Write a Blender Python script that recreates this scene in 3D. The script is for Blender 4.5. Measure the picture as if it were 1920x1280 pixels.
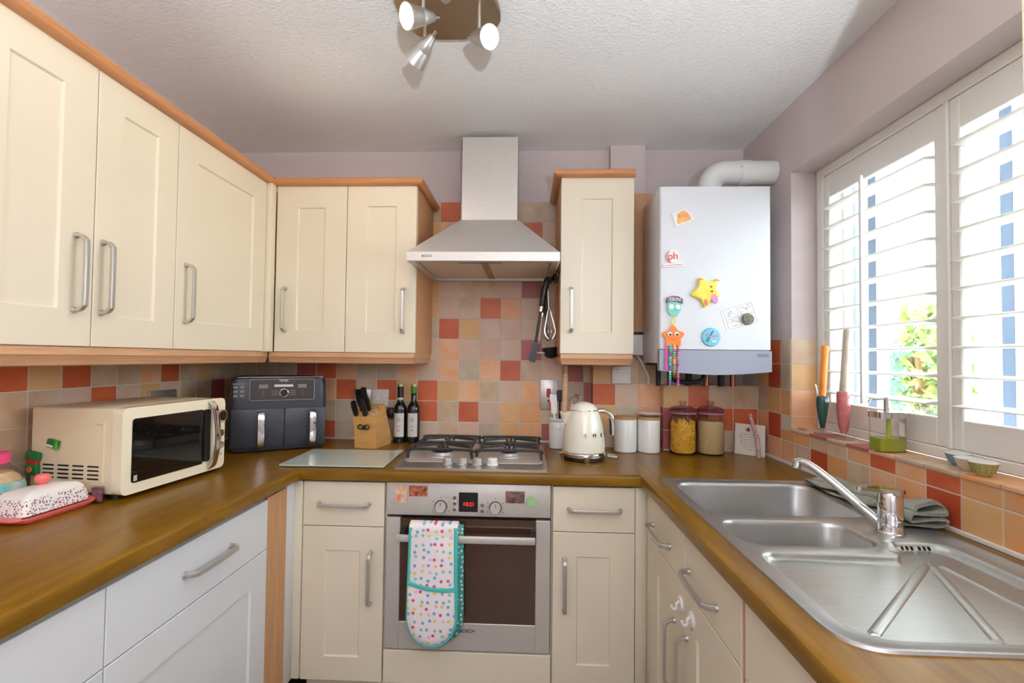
import bpy, bmesh, math, random
from mathutils import Vector, Matrix

rnd = random.Random(11)
scene = bpy.context.scene
COL = scene.collection
for o in list(bpy.data.objects):
    bpy.data.objects.remove(o)

# ------------------------------------------------------------------ camera
D, H = 2.3722, 1.3206
yaw, pitch, roll = 0.0402, 0.0261, 0.0113
fw = Vector((-math.sin(yaw) * math.cos(pitch), math.cos(yaw) * math.cos(pitch), math.sin(pitch)))
rt = Vector((math.cos(yaw), math.sin(yaw), 0))
up = rt.cross(fw)
r2 = math.cos(roll) * rt + math.sin(roll) * up
u2 = -math.sin(roll) * rt + math.cos(roll) * up
cam_data = bpy.data.cameras.new('camera')
cam = bpy.data.objects.new('camera', cam_data)
COL.objects.link(cam)
cam.matrix_world = Matrix(((r2.x, u2.x, -fw.x, 0), (r2.y, u2.y, -fw.y, -D), (r2.z, u2.z, -fw.z, H), (0, 0, 0, 1)))
cam_data.sensor_width = 36.0
cam_data.lens = 900.47 * 36.0 / 1920.0
cam_data.shift_x = (960 - 951.65) / 1920.0
cam_data.shift_y = (647.63 - 640) / 1920.0
cam_data.clip_start = 0.02
scene.camera = cam

# ------------------------------------------------------------------ sky, exposure
world = bpy.data.worlds.new('sky')
scene.world = world
world.use_nodes = True
bg = world.node_tree.nodes['Background']
bg.inputs['Color'].default_value = (0.84, 0.93, 1.0, 1)
bg.inputs['Strength'].default_value = 12.0
vs = scene.view_settings
vs.view_transform = 'Standard'
vs.look = 'None'
vs.gamma = 1.0
vs.use_curve_mapping = False
vs.exposure = 0.0
scene.cycles.max_bounces = 10
scene.cycles.diffuse_bounces = 5
scene.cycles.glossy_bounces = 5
scene.cycles.transparent_max_bounces = 16
scene.cycles.transmission_bounces = 8
scene.cycles.caustics_reflective = False
scene.cycles.caustics_refractive = False
scene.cycles.sample_clamp_indirect = 6.0
FILL_W = 225.0    # watts of the added fill lamp behind the camera
SPOT_W = 7.0        # watts of each ceiling spot bulb

PI = math.pi
def rad(a):
    return math.radians(a)

# ------------------------------------------------------------------ materials
def lin(c):
    out = []
    for v in c:
        v = v / 255.0
        out.append(v / 12.92 if v <= 0.04045 else ((v + 0.055) / 1.055) ** 2.4)
    return (out[0], out[1], out[2], 1.0)

MATS = {}
def mat(name, c, rough=0.5, metal=0.0, var=0.0, vscale=8.0, bump=0.0, bscale=40.0, stretch=None, c2=None,
        emit=None, estr=0.0, objvar=0.0, coat=0.0, trans=0.0, spec=None, detail=4.0):
    m = bpy.data.materials.new(name)
    m.use_nodes = True
    nt = m.node_tree
    N, L = nt.nodes, nt.links
    b = N['Principled BSDF']
    b.inputs['Base Color'].default_value = lin(c)
    b.inputs['Roughness'].default_value = rough
    b.inputs['Metallic'].default_value = metal
    if spec is not None:
        b.inputs['Specular IOR Level'].default_value = spec
    if coat:
        b.inputs['Coat Weight'].default_value = coat
        b.inputs['Coat Roughness'].default_value = 0.12
    if trans:
        b.inputs['Transmission Weight'].default_value = trans
    if emit:
        b.inputs['Emission Color'].default_value = lin(emit)
        b.inputs['Emission Strength'].default_value = estr
    vec = None
    if var or bump:
        tc = N.new('ShaderNodeTexCoord')
        mp = N.new('ShaderNodeMapping')
        L.new(tc.outputs['Object'], mp.inputs['Vector'])
        if stretch:
            mp.inputs['Scale'].default_value = stretch
        if objvar:
            oi = N.new('ShaderNodeObjectInfo')
            ml = N.new('ShaderNodeVectorMath'); ml.operation = 'SCALE'
            ml.inputs[0].default_value = (7.3, 5.1, 9.7)
            L.new(oi.outputs['Random'], ml.inputs['Scale'])
            ad = N.new('ShaderNodeVectorMath'); ad.operation = 'ADD'
            L.new(mp.outputs['Vector'], ad.inputs[0]); L.new(ml.outputs[0], ad.inputs[1])
            vec = ad.outputs[0]
        else:
            vec = mp.outputs['Vector']
    col_out = None
    if var:
        nz = N.new('ShaderNodeTexNoise')
        nz.inputs['Scale'].default_value = vscale
        nz.inputs['Detail'].default_value = detail
        L.new(vec, nz.inputs['Vector'])
        rp = N.new('ShaderNodeValToRGB')
        c2v = c2 or tuple(max(0, v * (1 - var)) for v in c)
        rp.color_ramp.elements[0].position = 0.32
        rp.color_ramp.elements[1].position = 0.68
        rp.color_ramp.elements[0].color = lin(c2v)
        rp.color_ramp.elements[1].color = lin(c)
        L.new(nz.outputs['Fac'], rp.inputs['Fac'])
        col_out = rp.outputs['Color']
    if objvar:
        if col_out is None:
            rg = N.new('ShaderNodeRGB'); rg.outputs[0].default_value = lin(c); col_out = rg.outputs[0]
        oi2 = N.new('ShaderNodeObjectInfo')
        mr = N.new('ShaderNodeMapRange')
        mr.inputs['To Min'].default_value = 1 - objvar
        mr.inputs['To Max'].default_value = 1 + objvar
        L.new(oi2.outputs['Random'], mr.inputs['Value'])
        hs = N.new('ShaderNodeHueSaturation')
        L.new(mr.outputs[0], hs.inputs['Value'])
        L.new(col_out, hs.inputs['Color'])
        col_out = hs.outputs['Color']
    if col_out is not None:
        L.new(col_out, b.inputs['Base Color'])
    if bump:
        nb = N.new('ShaderNodeTexNoise')
        nb.inputs['Scale'].default_value = bscale
        nb.inputs['Detail'].default_value = 3.0
        L.new(vec, nb.inputs['Vector'])
        bp = N.new('ShaderNodeBump')
        bp.inputs['Strength'].default_value = bump
        bp.inputs['Distance'].default_value = 0.01
        L.new(nb.outputs['Fac'], bp.inputs['Height'])
        L.new(bp.outputs['Normal'], b.inputs['Normal'])
    MATS[name] = m
    return m

def glass_mat(name, tint=(255, 255, 255), gloss=1.0, rough=0.02):
    m = bpy.data.materials.new(name)
    m.use_nodes = True
    nt = m.node_tree
    N, L = nt.nodes, nt.links
    N.remove(N['Principled BSDF'])
    tr = N.new('ShaderNodeBsdfTransparent'); tr.inputs['Color'].default_value = lin(tint)
    gl = N.new('ShaderNodeBsdfGlossy'); gl.inputs['Roughness'].default_value = rough
    fr = N.new('ShaderNodeLayerWeight'); fr.inputs['Blend'].default_value = 0.25
    mu = N.new('ShaderNodeMath'); mu.operation = 'MULTIPLY'; mu.inputs[1].default_value = gloss * 0.6
    L.new(fr.outputs['Fresnel'], mu.inputs[0])
    mx = N.new('ShaderNodeMixShader')
    L.new(mu.outputs[0], mx.inputs['Fac']); L.new(tr.outputs[0], mx.inputs[1]); L.new(gl.outputs[0], mx.inputs[2])
    L.new(mx.outputs[0], N['Material Output'].inputs['Surface'])
    MATS[name] = m
    return m

def dots_mat(name, base, cols, scale, thr, axes='xz', rough=0.8, zmax=None, rand=0.35, quilt=0.0):
    """small round printed dots of several colours on a plain ground"""
    m = bpy.data.materials.new(name)
    m.use_nodes = True
    nt = m.node_tree
    N, L = nt.nodes, nt.links
    b = N['Principled BSDF']; b.inputs['Roughness'].default_value = rough
    tc = N.new('ShaderNodeTexCoord')
    sp = N.new('ShaderNodeSeparateXYZ'); L.new(tc.outputs['Object'], sp.inputs[0])
    cb = N.new('ShaderNodeCombineXYZ')
    src = {'x': sp.outputs['X'], 'y': sp.outputs['Y'], 'z': sp.outputs['Z']}
    L.new(src[axes[0]], cb.inputs['X']); L.new(src[axes[1]], cb.inputs['Y'])
    if len(axes) > 2:
        L.new(src[axes[2]], cb.inputs['Z'])
    vo = N.new('ShaderNodeTexVoronoi')
    vo.voronoi_dimensions = '3D' if len(axes) > 2 else '2D'
    vo.inputs['Scale'].default_value = scale
    vo.inputs['Randomness'].default_value = rand
    L.new(cb.outputs[0], vo.inputs['Vector'])
    lt = N.new('ShaderNodeMath'); lt.operation = 'LESS_THAN'; lt.inputs[1].default_value = thr
    L.new(vo.outputs['Distance'], lt.inputs[0])
    sr = N.new('ShaderNodeSeparateColor'); L.new(vo.outputs['Color'], sr.inputs[0])
    rp = N.new('ShaderNodeValToRGB'); rp.color_ramp.interpolation = 'CONSTANT'
    els = rp.color_ramp.elements
    els[0].position = 0.0; els[0].color = lin(cols[0])
    els[1].position = 1.0 / len(cols); els[1].color = lin(cols[1 % len(cols)])
    for i in range(2, len(cols)):
        e = els.new(i / len(cols)); e.color = lin(cols[i])
    L.new(sr.outputs[0], rp.inputs['Fac'])
    fac = lt.outputs[0]
    if zmax is not None:
        lz = N.new('ShaderNodeMath'); lz.operation = 'LESS_THAN'; lz.inputs[1].default_value = zmax
        L.new(sp.outputs['Z'], lz.inputs[0])
        mm = N.new('ShaderNodeMath'); mm.operation = 'MULTIPLY'
        L.new(fac, mm.inputs[0]); L.new(lz.outputs[0], mm.inputs[1]); fac = mm.outputs[0]
    mx = N.new('ShaderNodeMix'); mx.data_type = 'RGBA'
    mx.inputs['A'].default_value = lin(base)
    L.new(fac, mx.inputs['Factor']); L.new(rp.outputs['Color'], mx.inputs['B'])
    L.new(mx.outputs['Result'], b.inputs['Base Color'])
    MATS[name] = m
    return m

CREAM = mat('cream_paint', (231, 219, 196), 0.38, var=0.015, vscale=3)
CREAMB = CREAM
WHITE_LIT = mat('white_window_lit', (222, 224, 226), 0.35)  # left fronts: cool window light put into the colour
BEECH = mat('beech_wood', (212, 158, 110), 0.45, var=0.10, vscale=6, stretch=(18, 18, 1.2))
BEECHP = mat('beech_pelmet', (216, 166, 126), 0.42, var=0.08, vscale=5, stretch=(1.5, 1.5, 30))
BEECHX = mat('beech_trim', (208, 146, 96), 0.42, var=0.10, vscale=5, stretch=(1.5, 1.5, 30))
WORKX = mat('oak_worktop_long_x', (140, 100, 18), 0.3, var=0.2, vscale=5, stretch=(1.2, 12, 8), c2=(116, 78, 13), detail=5, spec=0.35)
WORKY = mat('oak_worktop_long_y', (140, 100, 18), 0.3, var=0.2, vscale=5, stretch=(12, 1.2, 8), c2=(116, 78, 13), detail=5, spec=0.35)
STEEL = mat('brushed_steel', (222, 216, 210), 0.40, 0.5, var=0.06, vscale=10, stretch=(2, 2, 60))
STEELX = mat('satin_steel', (192, 192, 190), 0.34, 0.9, var=0.05, vscale=12, stretch=(1, 20, 1))
CHROME = mat('chrome', (222, 222, 224), 0.07, 1.0)
HANDLE = mat('satin_nickel', (200, 197, 192), 0.36, 0.75)
BLACK = mat('black_plastic', (22, 23, 26), 0.35)
BLACKM = mat('black_matt', (26, 26, 27), 0.6)
IRON = mat('black_enamel_iron', (34, 33, 33), 0.42, bump=0.05, bscale=200)
GROUT = mat('pale_grout', (214, 206, 194), 0.85)
PAINT = mat('mauve_wall_paint', (210, 196, 194), 0.85, bump=0.04, bscale=120)
ARTEX = mat('white_artex', (248, 248, 249), 0.72, bump=0.36, bscale=105)
WHITEP = mat('white_painted_wood', (238, 236, 230), 0.4)
UPVC = mat('white_upvc', (240, 241, 240), 0.3)
GASKET = mat('dark_gasket', (112, 130, 158), 0.4)
FLOOR = mat('brown_floor_tile', (112, 80, 62), 0.45, var=0.25, vscale=3, bump=0.02, bscale=30)
BOILER = mat('boiler_white', (222, 223, 227), 0.28)
BOILERG = mat('boiler_grey', (158, 160, 176), 0.4)
PIPE = mat('pipe_white', (226, 226, 222), 0.4)
COPPER = mat('copper_pipe', (150, 96, 70), 0.35, 1.0)
DARK = mat('dark_void', (12, 12, 13), 0.7)
OVGLASS = mat('oven_glass_reflection_brown', (66, 44, 32), 0.05, coat=1.0, spec=1.0)  # brown base stands in for the floor mirrored in the glass
TEAL = mat('teal_fabric', (84, 190, 182), 0.85)
TEALD = mat('teal_fabric_lining', (70, 165, 155), 0.85)
CREAMG = mat('cream_enamel', (246, 236, 208), 0.18, coat=0.5)
CREAMK = mat('cream_kettle', (242, 236, 218), 0.14, coat=0.6)
CERAM = mat('white_ceramic', (238, 236, 232), 0.22)
WOODL = mat('light_wood', (206, 160, 110), 0.5, var=0.12, vscale=6, stretch=(3, 3, 12))
BLOCKW = mat('blond_wood_block', (226, 170, 100), 0.45, var=0.10, vscale=5, stretch=(2, 2, 14))
GLASS = glass_mat('clear_glass')
PANE = glass_mat('window_glass', (250, 252, 252), 0.35)
PINKGL = glass_mat('pink_glass', (244, 226, 234))
CORAL = mat('coral_ceramic', (240, 118, 112), 0.25)
SEAL = mat('white_sealant', (232, 228, 220), 0.5)
REDLED = mat('red_display_digits', (255, 30, 30), 0.5, emit=(255, 40, 40), estr=2.5)
BULB = mat('lit_bulb', (255, 240, 210), 0.5, emit=(255, 226, 170), estr=9.0)

TILE = {
    'b': mat('tile_beige', (215, 193, 167), 0.42, var=0.14, vscale=14, c2=(202, 165, 129), objvar=0.05, bump=0.05, bscale=60),
    'g': mat('tile_greige', (208, 189, 164), 0.42, var=0.10, vscale=14, c2=(192, 172, 148), objvar=0.05, bump=0.05, bscale=60),
    'p': mat('tile_peach', (233, 189, 151), 0.42, var=0.16, vscale=14, c2=(237, 165, 114), objvar=0.05, bump=0.05, bscale=60),
    'k': mat('tile_pinkish', (216, 193, 174), 0.42, var=0.12, vscale=14, c2=(220, 178, 150), objvar=0.05, bump=0.05, bscale=60),
    't': mat('tile_terracotta', (215, 110, 68), 0.42, var=0.12, vscale=14, c2=(204, 96, 59), objvar=0.06, bump=0.05, bscale=60),
    'd': mat('tile_dark_red', (187, 101, 96), 0.42, var=0.12, vscale=14, c2=(173, 88, 83), objvar=0.06, bump=0.05, bscale=60),
    'm': mat('tile_mustard', (224, 176, 114), 0.42, var=0.14, vscale=14, c2=(226, 182, 132), objvar=0.05, bump=0.05, bscale=60),
    'o': mat('tile_orange', (235, 160, 96), 0.42, var=0.18, vscale=14, c2=(226, 173, 123), objvar=0.05, bump=0.05, bscale=60),
    'r': mat('tile_brick_red', (193, 83, 50), 0.42, var=0.14, vscale=14, c2=(184, 77, 48), objvar=0.05, bump=0.05, bscale=60),
}

# ------------------------------------------------------------------ mesh helpers
def B():
    return bmesh.new()

def box(bm, x0, x1, y0, y1, z0, z1, bev=0.0, seg=2):
    mtx = Matrix.Translation(((x0 + x1) / 2, (y0 + y1) / 2, (z0 + z1) / 2)) @ Matrix.Diagonal((abs(x1 - x0), abs(y1 - y0), abs(z1 - z0), 1))
    r = bmesh.ops.create_cube(bm, size=1.0, matrix=mtx)
    if bev:
        es = list({e for v in r['verts'] for e in v.link_edges})
        bmesh.ops.bevel(bm, geom=es, offset=bev, segments=seg, profile=0.5, affect='EDGES')
    return bm

def ring_faces(bm, rings, closed_ring=True, cap0=True, cap1=True):
    vr = [[bm.verts.new(p) for p in r] for r in rings]
    n = len(vr[0])
    for a, b in zip(vr[:-1], vr[1:]):
        for i in range(n if closed_ring else n - 1):
            j = (i + 1) % n
            bm.faces.new((a[i], a[j], b[j], b[i]))
    if cap0:
        bm.faces.new(list(reversed(vr[0])))
    if cap1:
        bm.faces.new(vr[-1])
    return vr

def cyl(bm, p0, p1, r0, r1=None, seg=24, cap=True):
    p0, p1 = Vector(p0), Vector(p1)
    if r1 is None:
        r1 = r0
    d = (p1 - p0).normalized()
    a = Vector((1, 0, 0)) if abs(d.x) < 0.9 else Vector((0, 1, 0))
    u = d.cross(a).normalized(); v = d.cross(u)
    def ring(p, r):
        return [p + r * (math.cos(2 * PI * i / seg) * u + math.sin(2 * PI * i / seg) * v) for i in range(seg)]
    ring_faces(bm, [ring(p0, r0), ring(p1, r1)], True, cap, cap)
    return bm

def lathe(bm, prof, seg=36, cx=0, cy=0, sx=1.0, sy=1.0):
    """prof: list of (r, z) bottom to top"""
    rings = []
    for r, z in prof:
        r = max(r, 1e-4)
        rings.append([(cx + sx * r * math.cos(2 * PI * i / seg), cy + sy * r * math.sin(2 * PI * i / seg), z) for i in range(seg)])
    ring_faces(bm, rings, True, prof[0][0] > 1e-5 or True, True)
    return bm

def smooth_path(pts, n=6, closed=False):
    P = [Vector(p) for p in pts]
    out = []
    m = len(P)
    for i in range(m if closed else m - 1):
        if closed:
            p0, p1, p2, p3 = P[(i - 1) % m], P[i], P[(i + 1) % m], P[(i + 2) % m]
        else:
            p0, p1, p2, p3 = P[max(i - 1, 0)], P[i], P[i + 1], P[min(i + 2, m - 1)]
        for k in range(n):
            t = k / n
            out.append(0.5 * ((2 * p1) + (-p0 + p2) * t + (2 * p0 - 5 * p1 + 4 * p2 - p3) * t * t + (-p0 + 3 * p1 - 3 * p2 + p3) * t ** 3))
    if not closed:
        out.append(P[-1])
    return out

def tube(bm, pts, r, seg=10, sec=None, closed=False, cap=True, ref=None):
    """sweep a round (or given 2-D) section along pts; r may be a list of radii"""
    P = [Vector(p) for p in pts]
    n = len(P)
    rs = r if isinstance(r, (list, tuple)) else [r] * n
    sec = sec or [(math.cos(2 * PI * i / seg), math.sin(2 * PI * i / seg)) for i in range(seg)]
    T = []
    for i in range(n):
        if closed:
            t = P[(i + 1) % n] - P[(i - 1) % n]
        else:
            t = P[min(i + 1, n - 1)] - P[max(i - 1, 0)]
        T.append(t.normalized() if t.length > 1e-9 else Vector((0, 0, 1)))
    a = Vector(ref) if ref else (Vector((0, 0, 1)) if abs(T[0].z) < 0.9 else Vector((1, 0, 0)))
    u = (a - T[0] * a.dot(T[0])).normalized()
    rings = []
    for i in range(n):
        if ref:
            u = Vector(ref) - T[i] * Vector(ref).dot(T[i])
            if u.length < 1e-6:
                u = Vector((1, 0, 0))
            u.normalize()
        else:
            u = (u - T[i] * u.dot(T[i])).normalized()
        v = T[i].cross(u)
        rings.append([P[i] + rs[i] * (s[0] * u + s[1] * v) for s in sec])
    if closed:
        rings.append(rings[0])
        ring_faces(bm, rings, True, False, False)
        bmesh.ops.remove_doubles(bm, verts=bm.verts[:], dist=1e-6)
    else:
        ring_faces(bm, rings, True, cap, cap)
    return bm

def prism(bm, poly, d0, d1, plane='xy'):
    """extrude a polygon: plane 'xy' along z, 'xz' along y, 'yz' along x"""
    def P(a, b, d):
        return {'xy': (a, b, d), 'xz': (a, d, b), 'yz': (d, a, b)}[plane]
    ring_faces(bm, [[P(a, b, d0) for a, b in poly], [P(a, b, d1) for a, b in poly]])
    return bm

def rounded(poly, r, n=5):
    """fillet the corners of a 2-D polygon; r a number or a list"""
    out = []
    m = len(poly)
    for i in range(m):
        p0, p1, p2 = Vector(poly[i - 1]), Vector(poly[i]), Vector(poly[(i + 1) % m])
        rr = r[i] if isinstance(r, (list, tuple)) else r
        if rr <= 0:
            out.append((p1.x, p1.y)); continue
        a, b = (p0 - p1).normalized(), (p2 - p1).normalized()
        ang = a.angle(b)
        t = min(rr / math.tan(ang / 2), 0.49 * (p0 - p1).length, 0.49 * (p2 - p1).length)
        s, e = p1 + a * t, p1 + b * t
        for k in range(n + 1):
            q = k / n
            out.append(tuple((1 - q) ** 2 * s + 2 * q * (1 - q) * p1 + q * q * e))
    return out

def rrect(x0, x1, y0, y1, r, n=5):
    return rounded([(x0, y0), (x1, y0), (x1, y1), (x0, y1)], r, n)

def scaled(poly, d):
    """shrink a polygon towards its centroid by about d"""
    c = sum((Vector(p) for p in poly), Vector((0, 0))) / len(poly)
    out = []
    for p in poly:
        v = Vector(p) - c
        l = v.length
        out.append(tuple(c + v * max(0.05, (l - d) / l)))
    return out

def empty(name, loc=(0, 0, 0), rz=0.0):
    o = bpy.data.objects.new(name, None)
    o.empty_display_size = 0.05
    COL.objects.link(o)
    o.location = loc
    o.rotation_euler = (0, 0, rz)
    return o

def obj(name, bm, m, parent=None, loc=None, rot=None, sharp=35, part_label=None):
    bmesh.ops.recalc_face_normals(bm, faces=bm.faces[:])
    lim = rad(sharp)
    for f in bm.faces:
        f.smooth = True
    for e in bm.edges:
        e.smooth = len(e.link_faces) == 2 and e.calc_face_angle(0) < lim
    me = bpy.data.meshes.new(name)
    bm.to_mesh(me); bm.free()
    me.materials.append(m)
    o = bpy.data.objects.new(name, me)
    COL.objects.link(o)
    o.parent = parent
    if loc: o.location = loc
    if rot: o.rotation_euler = rot
    if part_label: o['label'] = part_label
    return o

def tag(o, label, cat, group=None, kind=None):
    o['label'] = label
    o['category'] = cat
    if group: o['group'] = group
    if kind: o['kind'] = kind
    return o

def thing(name, label, cat, loc=(0, 0, 0), rz=0.0, group=None):
    return tag(empty(name, loc, rz), label, cat, group)

def struct(o, label=None):
    o['kind'] = 'structure'
    if label:
        o['label'] = label
    return o

def copy_tree(o, parent=None):
    c = o.copy()
    COL.objects.link(c)
    c.parent = parent
    for ch in list(o.children):
        copy_tree(ch, c)
    return c

def text(name, s, size, m, parent, loc, rot, ext=0.0006, spacing=1.0, sx=1.0):
    cu = bpy.data.curves.new(name, 'FONT')
    cu.body = s; cu.size = size; cu.extrude = ext
    cu.align_x = 'CENTER'; cu.align_y = 'CENTER'; cu.space_character = spacing
    tmp = bpy.data.objects.new('tmp_text', cu)
    COL.objects.link(tmp)
    dg = bpy.context.evaluated_depsgraph_get()
    me = bpy.data.meshes.new_from_object(tmp.evaluated_get(dg))
    bpy.data.objects.remove(tmp)
    me.name = name
    me.materials.clear(); me.materials.append(m)
    o = bpy.data.objects.new(name, me)
    COL.objects.link(o)
    o.parent = parent
    o.location = loc; o.rotation_euler = rot
    o.scale = (sx, 1, 1)
    return o

FACE_CAM = (PI / 2, 0, 0)      # text standing up, read from -Y
# ================================================================== the room
Pt = 0.1025           # tile pitch
CEIL = 2.3565
XL, XR = -1.461, 1.047
REAR = -4.3
YREV = -0.418         # far reveal of the window
YWIN = -1.60          # near reveal of the window
ZSILL, ZHEAD = 1.047, 2.078

floor = struct(obj('floor', box(B(), XL - 0.3, XR + 0.35, REAR - 0.1, 0.2, -0.08, 0.0), FLOOR), 'brown tiled kitchen floor')
ceiling = struct(obj('ceiling', box(B(), XL - 0.3, XR + 0.35, REAR - 0.1, 0.2, CEIL, CEIL + 0.1), ARTEX), 'white textured ceiling')
bm = B()
box(bm, XL - 0.1, XR + 0.3, 0.006, 0.12, 0.0, CEIL)
box(bm, 0.397, 0.563, -0.05, 0.006, 2.02, CEIL)
wall_back = struct(obj('wall_back', bm, PAINT), 'mauve back wall with a tiled splashback')
wall_left = struct(obj('wall_left', box(B(), XL - 0.12, XL - 0.006, REAR, 0.006, 0.0, CEIL), PAINT), 'left wall behind the cupboards')
bm = B()
xw = XR + 0.006
box(bm, xw, XR + 0.30, YREV, 0.006, 0.0, CEIL)
box(bm, xw, XR + 0.30, REAR, YWIN, 0.0, CEIL)
box(bm, xw, XR + 0.30, YWIN, YREV, 0.0, ZSILL)
box(bm, xw, XR + 0.30, YWIN, YREV, ZHEAD, CEIL)
wall_right = struct(obj('wall_right', bm, PAINT), 'mauve window wall')
bm = B()
DX0, DX1 = -0.45, 0.45
box(bm, XL - 0.1, DX0, REAR - 0.1, REAR, 0.0, CEIL)
box(bm, DX1, XR + 0.3, REAR - 0.1, REAR, 0.0, CEIL)
box(bm, DX0, DX1, REAR - 0.1, REAR, 2.06, CEIL)
wall_rear = struct(obj('wall_rear', bm, PAINT), 'wall behind the camera with an added glazed door')
door = struct(empty('added_door_1', (0, REAR - 0.05, 0)), 'added unseen glazed door behind the camera, for fill daylight')  # unseen door, added to let daylight in from behind
bm = B()
for a, b_ in ((DX0, DX0 + 0.09), (DX1 - 0.09, DX1)):
    box(bm, a, b_, -0.03, 0.03, 0.0, 2.06, 0.006)
box(bm, DX0 + 0.09, DX1 - 0.09, -0.03, 0.03, 1.96, 2.06, 0.006)
box(bm, DX0 + 0.09, DX1 - 0.09, -0.03, 0.03, 0.0, 1.55, 0.006)
obj('door_frame', bm, UPVC, door)
obj('pane', box(B(), DX0 + 0.09, DX1 - 0.09, -0.004, 0.004, 1.55, 1.96), PANE, door)

# ---- grout beds: thin pale slabs behind the tiles, proud tiles over them
def bed(parent, x0, x1, y0, y1, z0, z1):
    return obj('grout_bed', box(B(), x0, x1, y0, y1, z0, z1), GROUT, parent)

TILE_MESH = {}
def tile_mesh(w, h):
    key = (round(w, 4), round(h, 4))
    if key in TILE_MESH:
        return TILE_MESH[key]
    g, c, t = 0.0019, 0.0011, 0.006
    bm = B()
    a, b_ = w / 2 - g, h / 2 - g
    def ring(i, y):
        return [(-a + i, y, -b_ + i), (a - i, y, -b_ + i), (a - i, y, b_ - i), (-a + i, y, b_ - i)]
    ring_faces(bm, [ring(0, t), ring(0, c), ring(c, 0)])
    bmesh.ops.recalc_face_normals(bm, faces=bm.faces[:])
    me = bpy.data.meshes.new('tile')
    bm.to_mesh(me); bm.free()
    me.materials.append(TILE['b'])
    TILE_MESH[key] = me
    return me

def tile(parent, c, w, h, key, rot=(0, 0, 0)):
    o = bpy.data.objects.new('tile', tile_mesh(w, h))
    COL.objects.link(o)
    o.parent = parent
    o.location = c
    o.rotation_euler = rot
    o.material_slots[0].link = 'OBJECT'
    o.material_slots[0].material = TILE[key]
    return o

BACK, LEFT, RIGHT, UPW, SIDE = (0, 0, 0), (0, 0, PI / 2), (0, 0, -PI / 2), (-PI / 2, 0, 0), (0, 0, -PI / 2)
ZT = 1.6172           # a horizontal joint of the splashback
def zr(k):
    return ZT - k * Pt
ROWS = [zr(-1), zr(0), zr(1), zr(2), zr(3), zr(4), zr(5), zr(6), 0.914]
X0 = -0.4389
FILL = 'bgkpbgkbpg'
def pick():
    return rnd.choice(FILL)

# behind the cooker: rows 0..7, columns -1..5 ; under the cupboards: rows 4..7
CMAP = {0: 'okbbkdb', 1: 'mkbtpkb', 2: 'gtmkkkb', 3: 'kpkkkdb', 4: 'kpgptbk', 5: 'tmpbkpb', 6: 'tbtkmob', 7: 'kbkgmpd'}
LMAP = {4: 'gggdtpggp', 5: 'bgbbptbtm', 6: 'gbgbbgpbb', 7: 'bgbbtbpbg'}    # columns -10..-2
bed(wall_back, XL, 0.33, 0.0014, 0.0062, 0.90, 2.099)
for r in range(8):
    z1, z0 = ROWS[r], ROWS[r + 1]
    lo = -1 if r < 4 else -10
    for i in range(lo, 8):
        x0, x1 = X0 + i * Pt, X0 + (i + 1) * Pt
        if r < 4 and i > 5: continue
        x0 = max(x0, XL + 0.001); x1 = min(x1, 0.311)
        if x1 - x0 < 0.01: continue
        if -1 <= i <= 5: k = CMAP[r][i + 1]
        elif i < -1: k = LMAP[r][i + 10]
        else: k = ({4: 'd', 5: 'g', 6: 'p', 7: 'b'} if i == 6 else {4: 'g', 5: 'd', 6: 'p', 7: 'b'})[r]
        tile(wall_back, ((x0 + x1) / 2, 0, (z0 + z1) / 2), x1 - x0, z1 - z0, k, BACK)
UZ = [2.099, 1.9965, 1.894, 1.7915, 1.7197]
UMAP = ['btbbbbg', 'mpbbbtk', 'bkbbbbp', 'kbbkgbb']
for r in range(4):
    for i in range(-1, 6):
        x0, x1 = X0 + i * Pt, X0 + (i + 1) * Pt
        tile(wall_back, ((x0 + x1) / 2, 0, (UZ[r] + UZ[r + 1]) / 2), Pt, UZ[r] - UZ[r + 1], UMAP[r][i + 1], BACK)

# left wall
bed(wall_left, XL - 0.0062, XL - 0.0014, -2.2, 0.0, 0.90, 1.42)
YL = -1.0173
LW = {4: 'btmtbbptbmbg', 5: 'kbbktkmkbgdb', 6: 'pbbbgbkbgbbk', 7: 'bkgbbpbbkbgb'}
for r in (3, 4, 5, 6, 7):
    z1, z0 = ROWS[r], ROWS[r + 1]
    for i in range(-8, 10):
        y0, y1 = YL + i * Pt, YL + (i + 1) * Pt
        y1 = min(y1, -0.001)
        k = pick()
        if r >= 4 and -2 <= i < 10:
            k = LW[r][i + 2]
        tile(wall_left, (XL, (y0 + y1) / 2, (z0 + z1) / 2), y1 - y0, z1 - z0, k, LEFT)

# pipe boxing: two tiled boxes in the right corner
boxing = struct(obj('wall_boxing_under_cupboard', box(B(), 0.3134, 0.70, -0.0986, 0.006, 0.90, 2.02), GROUT), 'tiled pipe boxing left of the boiler')
bx = [0.312, 0.4165, 0.5203, 0.6246]
for r in range(2, 8):
    for i in range(3):
        k = {3: 'kkp', 4: 'mbb', 5: 'tkp', 6: 'mgp', 7: 'bkb'}.get(r, 'bbb')[i]
        tile(boxing, ((bx[i] + bx[i + 1]) / 2, -0.1, (ROWS[r] + ROWS[r + 1]) / 2), bx[i + 1] - bx[i], ROWS[r] - ROWS[r + 1], k, BACK)
    tile(boxing, (0.312, -0.05, (ROWS[r] + ROWS[r + 1]) / 2), 0.1, ROWS[r] - ROWS[r + 1], 'mmodmm'[r - 2], RIGHT)
boxing2 = struct(obj('wall_boxing_under_boiler', box(B(), 0.6260, XR + 0.006, -0.1486, 0.006, 0.90, 1.2056), GROUT), 'tiled pipe boxing under the boiler')
bx2 = [0.6246, 0.735, 0.832, 0.9375, XR]
RZ2 = [1.2072, 1.1047, 1.002, 0.914]
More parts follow.
